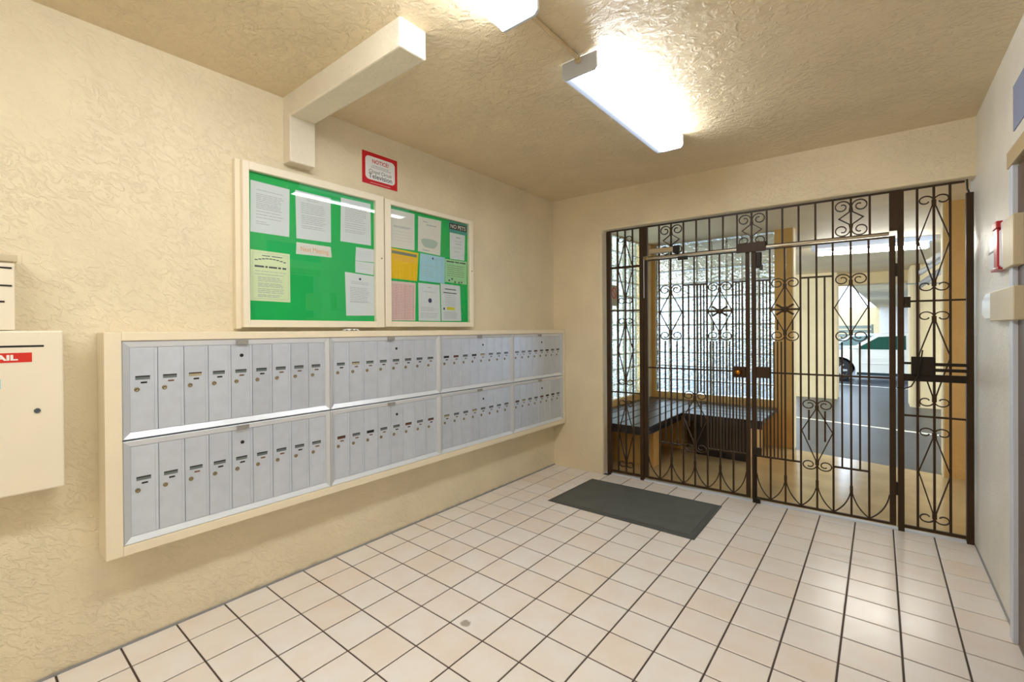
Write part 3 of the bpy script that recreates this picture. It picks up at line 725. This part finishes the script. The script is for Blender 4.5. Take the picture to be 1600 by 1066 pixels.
for z in (1.72, .27): MB().box(2.617-uo, 2.627-uo, -.018, .012, z-.035, z+.05).build('hinge', 'iron_dk', GR)
for z in (1.72, .27): MB().box(.9175-.92, .921-.92, -.018, .012, z-.035, z+.05).build('hinge', 'iron_dk', GL)

# ------------------------------------------------------------------ mailboxes
XF = XL+.13
sy_a, sy_b, sz_a, sz_b = -.866, 2.628, .434, 1.347
S = thing('mailbox_surround', 'long cream painted wooden surround boxing in the bank of aluminium mailboxes', 'surround', (XL, .88, .43))
og = (XL, .88, .43)
def yfront(x): return G0+GS*x-.053
mb = MB().box(XL, XF, sy_a, sy_a+.055, sz_a, sz_b); mb.build('side_board', 'wood', S, og, bevel=.002)
yb_ = yfront(XF)
mb = MB().prism([(XL, yb_-.03), (XF, yb_-.03), (XF, yb_-.001), (XL, yb_-.006)], 2, sz_a, sz_b); mb.build('side_board', 'wood', S, og)
MB().box(XL, XF, sy_a+.055, yb_-.03, sz_b-.035, sz_b).build('top_board', 'wood', S, og, bevel=.002)
MB().box(XL, XF, sy_a+.055, yb_-.03, sz_a, sz_a+.038).build('bottom_board', 'wood', S, og, bevel=.002)

ua0, ua1, ub0, ub1 = .905, 1.311, .473, .899
cols = [(-.810, .103, 9), (.105, .934, 8), (.936, 1.763, 8), (1.765, yb_-.031, 8)]
posn = ['nearest the mail drop box', 'second from the mail drop box', 'third from the mail drop box', 'nearest the iron gate']
DX = XF-.012
def uni_frame(w_, h_):
    """picture-frame ring: outer edge, ridge, inner edge, in (y,z) with x depth"""
    mbf = MB()
    loops = [(0, 0, 0, 0, -.02), (0, 0, 0, 0, .003), (.003, .003, .003, .003, .006), (.028, .026, .024, .026, -.006), (.028, .026, .024, .026, -.02)]
    n = len(loops)
    for (l, b, r, t_, x) in loops: mbf.v += [(x, l, b), (x, w_-r, b), (x, w_-r, h_-t_), (x, l, h_-t_)]
    for k in range(n-1):
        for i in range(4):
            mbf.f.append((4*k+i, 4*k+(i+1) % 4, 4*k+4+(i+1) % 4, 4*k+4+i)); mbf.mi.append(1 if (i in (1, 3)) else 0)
    return mbf
for row, (z0, z1) in enumerate(((ua0, ua1), (ub0, ub1))):
    rn = 'upper' if row == 0 else 'lower'
    for ci, (ya, yb2, nd) in enumerate(cols):
        W_, H_ = yb2-ya, z1-z0
        org = (DX, ya, z0)
        t = thing('mailbox_unit', '%s-door aluminium mailbox unit, %s row, %s' % ('nine' if nd == 9 else 'eight', rn, posn[ci]), 'mailboxes', org, 0, 'aluminium mailbox units')
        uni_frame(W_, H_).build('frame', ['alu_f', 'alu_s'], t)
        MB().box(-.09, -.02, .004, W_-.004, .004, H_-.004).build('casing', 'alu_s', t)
        MB().box(.0062, .0072, W_/2-.028, W_/2+.028, H_-.0245, H_-.006).build('label_plate', 'plate', t)
        dw = (W_-.052)/nd; dz0, dz1 = .0275, H_-.0275
        dmesh = MB()
        dmesh.box(-.018, -.006, .0012, dw-.0012, dz0, dz1); dmesh.box(-.006, -.0035, dw-.012, dw-.0012, dz0, dz1); dmesh.box(-.006, -.0045, .0012, .006, dz0, dz1)
        dm = dmesh.mesh('door', 'alu')
        zc = (dz0+dz1)/2
        win = {}
        for k in range(nd):
            y0 = .027+k*dw
            d_ = inst(dm, 'door', t, (0, y0, 0))
            kind = random.choice(['glassy', 'glassy', 'dark', 'slot_r', 'glassy', 'slot_c'])
            if ci == 0: kind = 'glassy' if not (row == 0 and k == 2) else 'slot_c'
            if kind not in win:
                wm = MB(); wm.box(-.0062, -.0052, dw*.46-.025, dw*.46+.025, zc+.040, zc+.056, 0); wm.box(-.0055, -.0045, dw*.46-.025, dw*.46+.025, zc+.051, zc+.056, 1)
                win[kind] = wm.mesh('name_window', [kind, 'dark'])
            inst(win[kind], 'name_window', d_)
            key = ('tag', ci, random.random() < .5)
            if key not in win: win[key] = MB().cbox(-.0065, -.0045, dw*.5-.011, dw*.5+.011, zc+.024, zc+.031, .0009).mesh('number_tag', 'dark' if key[2] else 'tag')
            inst(win[key], 'number_tag', d_)
            if 'lock' not in win: win['lock'] = MB().lathe((-.006, dw*.5-.024, zc), (1, 0, 0), [(0, .0095), (.003, .009), (.0042, .0055), (.003, .003), (.0015, .001)], 14).mesh('lock', 'lockm', smooth=False)
            inst(win['lock'], 'lock', d_)
            if k == 4:
                MB().lathe((-.006, dw*.5, zc+.124), (1, 0, 0), [(0, .0085), (.002, .0085), (.003, .004), (.001, .002)], 14).build('master_lock', 'dark', d_)

mb = MB(); random.seed(3); n_ = 9
for i in range(n_):
    for j in range(3): mb.v.append((XL+.085+j*.018, .20+i*.012, 1.3485+(.012*random.random() if 0 < i < n_-1 or j == 1 else 0)))
for i in range(n_-1):
    for j in range(2): mb.f.append((i*3+j, i*3+j+1, i*3+j+4, i*3+j+3)); mb.mi.append(0)
mb.add([(XL+.085, .20, 1.3472), (XL+.121, .20, 1.3472), (XL+.121, .296, 1.3472), (XL+.085, .296, 1.3472)], [(3, 2, 1, 0)])
o = mb.build('paper_scrap', 'white'); tag(o, 'crumpled scrap of white paper on top of the mailbox surround', 'paper')
# ------------------------------------------------------------------ notice cabinets
def cabinet(label, ya, yb2, za, zb, iy0, iy1, iz0, iz1):
    org = (XL, (ya+yb2)/2, za)
    t = thing('notice_cabinet', label, 'notice board', org)
    d = .058
    for nm, a in (('frame_stile', (ya, iy0, za, zb)), ('frame_stile', (iy1, yb2, za, zb)), ('frame_rail', (iy0, iy1, za, iz0)), ('frame_rail', (iy0, iy1, iz1, zb))):
        MB().cbox(XL, XL+d, a[0], a[1], a[2], a[3], .0025).build(nm, 'wood2', t, org)
    MB().box(XL, XL+.03, iy0-.004, iy1+.004, iz0-.004, iz1+.004).build('felt_back', 'green', t, org)
    MB().box(XL+.045, XL+.049, iy0-.003, iy1+.003, iz0-.003, iz1+.003).build('glass_pane', 'pane', t, org)
    MB().lathe((XL+d, yb2-.02, (za+zb)/2+.02), (1, 0, 0), [(0, .005), (.003, .004)], 10).build('lock', 'lockm', t, org)
    return t
CL = cabinet('larger cream framed notice cabinet, left one, with mostly bare green felt', -.320, .522, 1.368, 2.207, -.288, .463, 1.406, 2.165)
MB().box(XL, XL+.03, -.345, -.320, 1.362, 2.213).build('backing_strip', 'wood', CL, (XL, (-.320+.522)/2, 1.368))
CR = cabinet('cream framed notice cabinet on the right, crowded with coloured sheets', .531, 1.357, 1.372, 2.199, .577, 1.317, 1.408, 2.168)
XP = XL+.0302
def sheet(name, label, quad, mat, lines=None, cat='paper', x=XP, ink='ink', extra=None):
    """quad: (y,z) tl,tr,br,bl"""
    cy = sum(p[0] for p in quad)/4; cz = sum(p[1] for p in quad)/4
    org = (x, cy, cz)
    t = thing(name, label, cat, org)
    n = 4; vs = [(x, p[0], p[1]) for p in quad]+[(x+.0008, p[0], p[1]) for p in quad]
    MB().add(vs, [(3, 2, 1, 0), (4, 5, 6, 7)]+[(i, (i+1) % 4, 4+(i+1) % 4, 4+i) for i in range(4)]).build('page', mat, t, org)
    def P(a, b):    # a across 0..1, b down 0..1
        tl, tr, br, bl = quad
        u1 = (tl[0]+(tr[0]-tl[0])*a, tl[1]+(tr[1]-tl[1])*a); u2 = (bl[0]+(br[0]-bl[0])*a, bl[1]+(br[1]-bl[1])*a)
        return (u1[0]+(u2[0]-u1[0])*b, u1[1]+(u2[1]-u1[1])*b)
    def strip(mbs, a0, a1, b0, b1):
        q = [P(a0, b0), P(a1, b0), P(a1, b1), P(a0, b1)]; mbs.add([(x+.0011, p[0], p[1]) for p in q], [(0, 1, 2, 3)])
    if lines:
        mbs = MB()
        for (b, a0, a1, h) in lines: 
            a = a0
            while a < a1-.01:
                w_ = min(random.uniform(.05, .16), a1-a); strip(mbs, a, a+w_*.86, b-h/2, b+h/2); a += w_
        o = mbs.build('printed_lines', ink, t, org); o['kind'] = 'stuff'
    if extra: extra(t, org, P, strip, x+.0013)
    return t
def para(b0, b1, n, a0=.14, a1=.86, h=.012, rag=.12): return [(b0+(b1-b0)*i/max(1, n-1), a0, a1-random.random()*rag, h) for i in range(n)]
sheet('notice_sheet', 'white typed letter at the top left corner of the left cabinet', [(-.272, 2.122), (-.072, 2.118), (-.076, 1.859), (-.275, 1.858)], 'paper', para(.16, .16, 1, .14, .9)+para(.24, .38, 5)+para(.42, .52, 4)+para(.58, .58, 1)+para(.64, .70, 2, .14, .9)+para(.78, .82, 2, .14, .5))
sheet('notice_sheet', 'white typed letter top middle of the left cabinet, above the orange heading', [(-.040, 2.124), (.169, 2.123), (.169, 1.864), (-.036, 1.859)], 'paper', para(.12, .16, 2, .3, .7)+para(.24, .44, 6)+para(.50, .66, 5)+para(.72, .76, 2))
sheet('notice_sheet', 'white typed letter at the top right of the left cabinet', [(.235, 2.142), (.440, 2.146), (.441, 1.884), (.230, 1.882)], 'paper', para(.1, .14, 2, .3, .7)+para(.2, .50, 8)+para(.56, .66, 3)+para(.72, .76, 2))
def ex_next(t, org, P, strip, x):
    mbs = MB(); y, z = P(.12, .72); wall_text(mbs, 'Next Meeting', .04, x, y, z, .0, fit_w=.165, align='LEFT', bold=.0); mbs.build('lettering', 'ink_o', t, org)
sheet('notice_sheet', 'narrow white strip with orange words Next Meeting', [(-.036, 1.838), (.167, 1.838), (.173, 1.777), (-.039, 1.773)], 'paper2', extra=ex_next)
def ex_p5(t, org, P, strip, x):
    mbs = MB()
    for i in range(9):      # arched bold heading
        a = .1+i*.09; b = .20-.05*math.sin(math.pi*(i+.5)/9); strip(mbs, a, a+.075, b-.010, b+.010)
    strip(mbs, .28, .48, .09, .105); strip(mbs, .52, .8, .09, .105)
    for a0, a1 in ((.1, .33), (.36, .42), (.45, .66), (.69, .76), (.80, .9)): strip(mbs, a0, a1, .30, .335)
    mbs.build('bold_heading', 'ink_d', t, org)
    mbs = MB()
    for q in ((.05, .95, .045, .049), (.05, .95, .951, .955)): strip(mbs, *q)
    strip(mbs, .05, .054, .045, .955); strip(mbs, .946, .95, .045, .955); mbs.build('border_rule', 'ink', t, org)
sheet('notice_sheet', 'pale yellow-green bordered notice low on the left cabinet', [(-.275, 1.768), (-.074, 1.766), (-.073, 1.504), (-.278, 1.506)], 'pap_yg', para(.41, .47, 2, .1, .92)+para(.53, .60, 3, .18, .85)+para(.65, .71, 3, .18, .85)+para(.76, .83, 3, .18, .88)+para(.88, .91, 2, .18, .8), extra=ex_p5)
sheet('notice_sheet', 'small white slip at right of the left cabinet, upper of two', [(.335, 1.861), (.4635, 1.862), (.4625, 1.781), (.329, 1.777)], 'paper', para(.3, .6, 3))
sheet('notice_sheet', 'small white slip at right of the left cabinet, lower of two', [(.329, 1.775), (.4625, 1.776), (.458, 1.700), (.329, 1.706)], 'paper', para(.25, .6, 3))
def ex_seal(t, org, P, strip, x):
    y, z = P(.5, .12); MB().cyl((x-.0004, y, z), (x, y, z), .008, 10).build('seal', 'ink_b', t, org)
sheet('notice_sheet', 'white letter low on the right of the left cabinet, slightly tilted', [(.258, 1.702), (.4625, 1.692), (.4625, 1.443), (.265, 1.439)], 'paper', para(.20, .24, 2, .2, .8)+para(.34, .62, 8, .15, .85)+para(.66, .68, 2), extra=ex_seal)
# right cabinet
sheet('notice_sheet', 'white sheet top left of the right cabinet, above the yellow one', [(.594, 2.149), (.794, 2.150), (.791, 1.900), (.594, 1.897)], 'paper2', para(.42, .45, 2, .12, .88, .018)+para(.55, .8, 4, .1, .9, .006))
def ex_map(t, org, P, strip, x):
    cy, cz = P(.5, .72); pts = [(x, cy+.075*math.cos(a)*(1+.15*math.sin(3*a)), cz+.04*math.sin(a)*(1+.2*math.cos(2*a))) for a in [i*math.pi/8 for i in range(16)]]
    MB().add(pts, [tuple(range(16))]).build('drawing', 'wash', t, org)
sheet('notice_sheet', 'off-white sheet with a grey green drawing, top middle of the right cabinet', [(.827, 2.143), (1.042, 2.147), (1.030, 1.892), (.822, 1.899)], 'paper2', [(.12, .2, .4, .03), (.2, .35, .8, .03), (.93, .2, .5, .03)], extra=ex_map)
def ex_pets(t, org, P, strip, x):
    a, b = P(.04, .26); c, d = P(.84, .8)
    MB().box(x-.0008, x, 1.126, 1.306, 2.106, 2.152).build('black_strip', 'black', t, org)
    mbs = MB(); wall_text(mbs, 'NO PETS', .042, x+.0004, 1.216, 2.114, 0, fit_w=.160, align='CENTER', bold=.0006); mbs.build('lettering', 'ink_w', t, org)
sheet('notice_sheet', 'teal card with black NO PETS strip', [(1.117, 2.165), (1.316, 2.165), (1.316, 2.083), (1.123, 2.081)], 'pap_t', extra=ex_pets)
sheet('notice_sheet', 'small grey-white drawing sheet under the NO PETS card', [(1.129, 2.079), (1.291, 2.079), (1.282, 1.884), (1.130, 1.882)], 'paper', [(.15, .4, .7, .05), (.3, .3, .8, .02), (.4, .35, .75, .03), (.55, .2, .8, .015), (.7, .3, .6, .02)])
def ex_y(t, org, P, strip, x):
    mbs = MB(); strip(mbs, .04, .94, .07, .17); mbs.build('heading_bar', 'fence', t, org)
sheet('notice_sheet', 'bright yellow notice with a grey green heading bar', [(.591, 1.892), (.826, 1.885), (.812, 1.690), (.586, 1.692)], 'pap_y', para(.24, .36, 3, .1, .9, .02), extra=ex_y, ink='ink_o')
sheet('notice_sheet', 'light blue notice in the middle of the right cabinet', [(.842, 1.888), (1.078, 1.884), (1.072, 1.692), (.831, 1.695)], 'pap_b', para(.14, .14, 1, .3, .7)+para(.42, .42, 1, .15, .85)+para(.55, .8, 4, .1, .6), extra=ex_seal)
def ex_g(t, org, P, strip, x):
    mbs = MB(); strip(mbs, .06, .40, .07, .12); strip(mbs, .44, .62, .07, .12); strip(mbs, .66, .94, .07, .12)
    for a, b in ((.15, .88), (.28, .8), (.42, .92), (.6, .92), (.72, .9)): strip(mbs, a, a+.07, b, b+.07)
    mbs.build('bold_heading', 'ink_d', t, org)
sheet('notice_sheet', 'mint green notice with a dark heading, right of the blue one', [(1.080, 1.876), (1.310, 1.878), (1.305, 1.700), (1.076, 1.705)], 'pap_g', para(.26, .7, 6, .1, .92, .015), ink='ink_d', extra=ex_g)
def ex_p(t, org, P, strip, x):
    mbs = MB()
    for a in (.2, .55, .75, .92): strip(mbs, a, a+.012, .08, .96)
    mbs.build('column_rules', 'ink_r', t, org)
sheet('notice_sheet', 'pink ruled table sheet, bottom left of the right cabinet', [(.594, 1.675), (.800, 1.676), (.793, 1.415), (.591, 1.413)], 'pap_p', para(.08, .95, 22, .05, .95, .014, .02), ink='ink_r', extra=ex_p)
def ex_photo(t, org, P, strip, x):
    mbs = MB(); strip(mbs, .3, .7, .36, .54); mbs.build('photo', 'paper', t, org)
    y, z = P(.52, .45); MB().cyl((x, y, z), (x+.0003, y, z), .017, 12).build('photo_subject', 'ink_b', t, org)
sheet('notice_sheet', 'white sheet with a small dark blue picture, bottom middle of the right cabinet', [(.823, 1.680), (1.022, 1.677), (1.030, 1.415), (.824, 1.415)], 'paper', [(.1, .42, .6, .02)]+para(.22, .22, 1, .2, .8)+para(.64, .72, 3, .1, .8)+para(.80, .9, 3, .08, .9), extra=ex_photo)
def ex_hl(t, org, P, strip, x):
    mbs = MB(); strip(mbs, .28, .68, .62, .70); mbs.build('highlight', 'hl', t, org)
    mbs = MB(); strip(mbs, .2, .78, .12, .145); strip(mbs, .12, .8, .22, .245); strip(mbs, .1, .18, .64, .70); mbs.build('bold_heading', 'ink_d', t, org)
sheet('notice_sheet', 'white notice with yellow highlighted words, bottom right of the right cabinet', [(1.032, 1.690), (1.232, 1.685), (1.243, 1.418), (1.040, 1.416)], 'paper', para(.3, .56, 6, .2, .78)+para(.76, .93, 6, .12, .85), extra=ex_hl, ink='ink')
# CCTV sign
sx = XL+.003
t = thing('notice_sign', 'red and white closed circuit television notice on the wall above the cabinets', 'sign', (XL, .537, 2.38))
og = (XL, .537, 2.38)
MB().box(XL, sx, .402, .671, 2.283, 2.486).build('plate', 'red', t, og)
pts = []
for i, (cy, cz, a0) in enumerate(((.625, 2.440, 0), (.450, 2.440, 90), (.450, 2.335, 180), (.625, 2.335, 270))):
    for k in range(7):
        a = math.radians(a0+k*15); pts.append((cy+.026*math.cos(a), cz+.022*math.sin(a)))
cyy = .5375; pts = [(cyy+(y-cyy)*(1+.04*math.sin((z-2.335)/.105*math.pi)), z) for y, z in pts]
MB().prism(pts, 0, sx, sx+.0004).build('white_panel', 'white', t, og)
mb = MB(); wall_text(mb, 'NOTICE!', .034, sx+.0008, .5375, 2.422, 0, fit_w=.125, align='CENTER', bold=.0006); mb.build('lettering', 'red', t, og)
mb = MB(); wall_text(mb, 'Closed Circuit', .031, sx+.0008, .5375, 2.358, 0, fit_w=.175, align='CENTER', bold=.0)
wall_text(mb, 'Television', .043, sx+.0008, .5375, 2.324, 0, fit_w=.180, align='CENTER', bold=.0005)
mb.build('lettering', 'ink_d', t, og)
mb = MB()
for z, a0, a1 in ((2.402, .475, .600), (2.391, .465, .612)):
    a = a0
    while a < a1: w_ = random.uniform(.008, .02); mb.add([(sx+.0008, a, z), (sx+.0008, a+w_*.8, z), (sx+.0008, a+w_*.8, z+.005), (sx+.0008, a, z+.005)], [(0, 1, 2, 3)]); a += w_
mb.build('small_print', 'ink', t, og)
mb = MB(); a = .46
while a < .61: w_ = random.uniform(.006, .016); mb.add([(sx+.0004, a, 2.293), (sx+.0004, a+w_*.8, 2.293), (sx+.0004, a+w_*.8, 2.296), (sx+.0004, a, 2.296)], [(0, 1, 2, 3)]); a += w_
mb.build('small_print', 'pap_p', t, og)

# ------------------------------------------------------------------ mail drop box
xb = XL+.13
og = (XL, -1.22, .77)
t = thing('mail_drop_box', 'cream steel mail drop box with slot and red label on the left wall', 'mailbox', og)
MB().box(XL, xb, -1.46, -.982, .768, 1.355).build('body', 'dropbox', t, og, bevel=.006)
MB().box(xb-.002, xb+.0006, -1.34, -1.034, 1.2955, 1.3025).build('slot', 'dark', t, og)
MB().box(xb, xb+.001, -1.34, -1.065, 1.242, 1.276).build('label', 'label_r', t, og)
mb = MB(); wall_text(mb, 'MAIL', .026, xb+.0014, -1.100, 1.2505, 0, align='RIGHT', bold=.0012, fit_w=.082); mb.build('lettering', 'ink_w', t, og)
MB().lathe((xb, -1.053, 1.063), (1, 0, 0), [(0, .009), (.003, .009), (.004, .005), (.002, .002)], 14).build('lock', 'ink_d', t, og)
MB().box(xb, xb+.001, -1.3, -1.142, 1.150, 1.186).build('blue_sticker', 'pap_b', t, og)
og = (XL, -1.2, 1.36)
t = thing('wall_box', 'cream metal box with dark slots fixed above the mail drop box', 'box', og)
MB().box(XL, xb-.01, -1.32, -1.105, 1.357, 1.60).build('body', 'dropbox', t, og, bevel=.003)
MB().box(XL, xb, -1.33, -1.098, 1.60, 1.625).build('cap', 'tanbox', t, og, bevel=.004)
for z, y1 in ((1.575, -1.112), (1.512, -1.112), (1.455, -1.13)): MB().box(xb-.0105, xb-.008, y1-.05, y1, z, z+.006).build('slot', 'dark', t, og)

# ------------------------------------------------------------------ room lights
def room_light(label, y0, y1, dim):
    x0, x1 = 1.366, 1.546; zb = 2.532
    org = ((x0+x1)/2, (y0+y1)/2, ZC)
    t = thing('ceiling_light', label, 'light', org)
    MB().box(x0+.03, x1-.03, y0+.02, y1-.02, 2.585, ZC).build('housing', 'fixt', t, org)
    L_, Rr_ = x0+.002, x1-.002
    sec = [(L_, 2.606), (L_, zb+.014), (L_+.014, zb), (x0+.072, zb-.001), (Rr_-.014, zb), (Rr_, zb+.014), (Rr_, 2.606)]
    n = len(sec); vs = [(x, y0+.012, z) for x, z in sec]+[(x, y1-.012, z) for x, z in sec]
    mbx = MB(); fs = []; mi = []
    for i in range(n-1): mbx.add([vs[i], vs[i+1], vs[n+i+1], vs[n+i]], [(0, 1, 2, 3)], (1 if (dim and i < 1) else 0))
    mbx.build('lens', ['lens_half' if dim else 'lens', 'lens_dim'], t, org)
    if dim: MB().box(x0-.002, x0+.001, y0+.01, y1-.01, zb+.008, zb+.016).build('lens_lip', 'white', t, org)
    for y in (y0, y1-.012): MB().prism([(x0, 2.61), (x0, zb+.012), (x0+.013, zb-.003), (x1-.013, zb-.003), (x1, zb+.012), (x1, 2.61)], 1, y, y+.012).build('end_cap', 'fixt', t, org)
    return t
room_light('lit fluorescent ceiling light nearer the iron gate, whole in view', .612, 1.80, True)
room_light('lit fluorescent ceiling light cut off by the top of the picture', -1.03, .160, False)
room_light('unseen fluorescent ceiling light added as fill at the back of the room', -2.85, -1.65, False)  # third fixture, added behind the camera as fill light
og = (1.455, .39, 2.60)
t = thing('conduit', 'thin cream conduit joining the two ceiling lights', 'conduit', og)
MB().tube([(1.455, .155, 2.605), (1.455, .58, 2.605), (1.455, .600, 2.60), (1.455, .612, 2.588)], .009, 10).build('pipe', 'conduit', t, og, smooth=True)
MB().cyl((1.455, .596, 2.598), (1.455, .612, 2.588), .014, 12).build('elbow', 'conduit', t, og, smooth=True)

# ------------------------------------------------------------------ floor mat
og = (1.07, 2.08, .002)
t = thing('door_mat', 'charcoal rubber door mat on the tiles in front of the gate', 'mat', og)
q = [(.512, 1.726), (1.620, 1.740), (1.612, 2.448), (.530, 2.412)]
def inset(q, d):
    c = (sum(p[0] for p in q)/4, sum(p[1] for p in q)/4); return [(p[0]-math.copysign(d, p[0]-c[0]), p[1]-math.copysign(d, p[1]-c[1])) for p in q]
qi = inset(q, .012); qj = inset(q, .045); qk = inset(q, .05)
mb = MB(); mb.add([(x, y, .0025) for x, y in q]+[(x, y, .009) for x, y in qi]+[(x, y, .009) for x, y in qj], [(i, (i+1) % 4, 4+(i+1) % 4, 4+i) for i in range(4)]+[(4+i, 4+(i+1) % 4, 8+(i+1) % 4, 8+i) for i in range(4)]+[(3, 2, 1, 0)])
mb.build('border', 'rubber_e', t, og)
MB().prism(qj, 2, .004, .0105).build('pile', 'rubber', t, og)

# ------------------------------------------------------------------ right wall fittings
def rw(t, og, p, y0, y1, z0, z1, mat, name, x1=XR, bevel=.002): return MB().box(XR-p, x1, y0, y1, z0, z1).build(name, mat, t, og, bevel=bevel)
og = (XR, 1.95, 1.62)
t = thing('alarm_pull', 'white wall alarm box with red pull bar beside the gate', 'alarm', og)
rw(t, og, .030, 1.80, 2.06, 1.622, 1.79, 'white', 'housing', bevel=.006)
rw(t, og, .037, 1.815, 1.895, 1.622, 1.80, 'redpl', 'pull_bar', bevel=.004)
MB().box(XR-.041, XR, 1.805, 1.905, 1.80, 1.832).build('bar_head', 'redpl', t, og, bevel=.003)
rw(t, og, .0315, 1.93, 2.062, 1.705, 1.713, 'ink', 'seam', bevel=0)
rw(t, og, .036, 1.80, 1.98, 1.610, 1.622, 'redpl', 'base_lip')
og = (XR, 1.60, 1.60)
t = thing('wall_box', 'upper tan plastic box beside the red alarm bar', 'box', og)
rw(t, og, .036, 1.50, 1.70, 1.598, 1.808, 'tanbox', 'cover', bevel=.003)
rw(t, og, .028, 1.704, 1.795, 1.615, 1.82, 'white', 'side_plate')
og = (XR, 1.80, 1.37)
t = thing('wall_box', 'lower wide tan plastic box on the right wall below the alarm', 'box', og)
rw(t, og, .036, 1.50, 2.00, 1.373, 1.514, 'tanbox', 'cover', bevel=.004)
MB().prism([(2.001, 1.385), (2.20, 1.385), (2.29, 1.41), (2.29, 1.48), (2.20, 1.515), (2.001, 1.515)], 0, XR-.028, XR).build('rounded_end', 'white', t, og, bevel=.004)
og = (XR, 1.55, 2.2)
o = MB().box(XR-.004, XR, 1.05, 1.70, 2.197, 2.392).build('wall_sign', 'bluesign', None, og); tag(o, 'blue-grey sign high on the right wall above the door frame', 'sign')
D = MB().box(XR-.006, XR+.002, .50, 1.600, .002, 2.02).build('door_1', 'ddoor'); struct(D)
og = (XR, 1.1, 0)
MB().box(XR-.022, XR, 1.600, 1.660, .002, 2.03).build('door_jamb', 'fixt', D, bevel=.002)
MB().box(XR-.022, XR, .42, .50, .002, 2.03).build('door_jamb', 'dframe', D, bevel=.002)
MB().box(XR-.026, XR, .42, 1.682, 2.03, 2.10).build('door_head', 'dframe', D, bevel=.002)
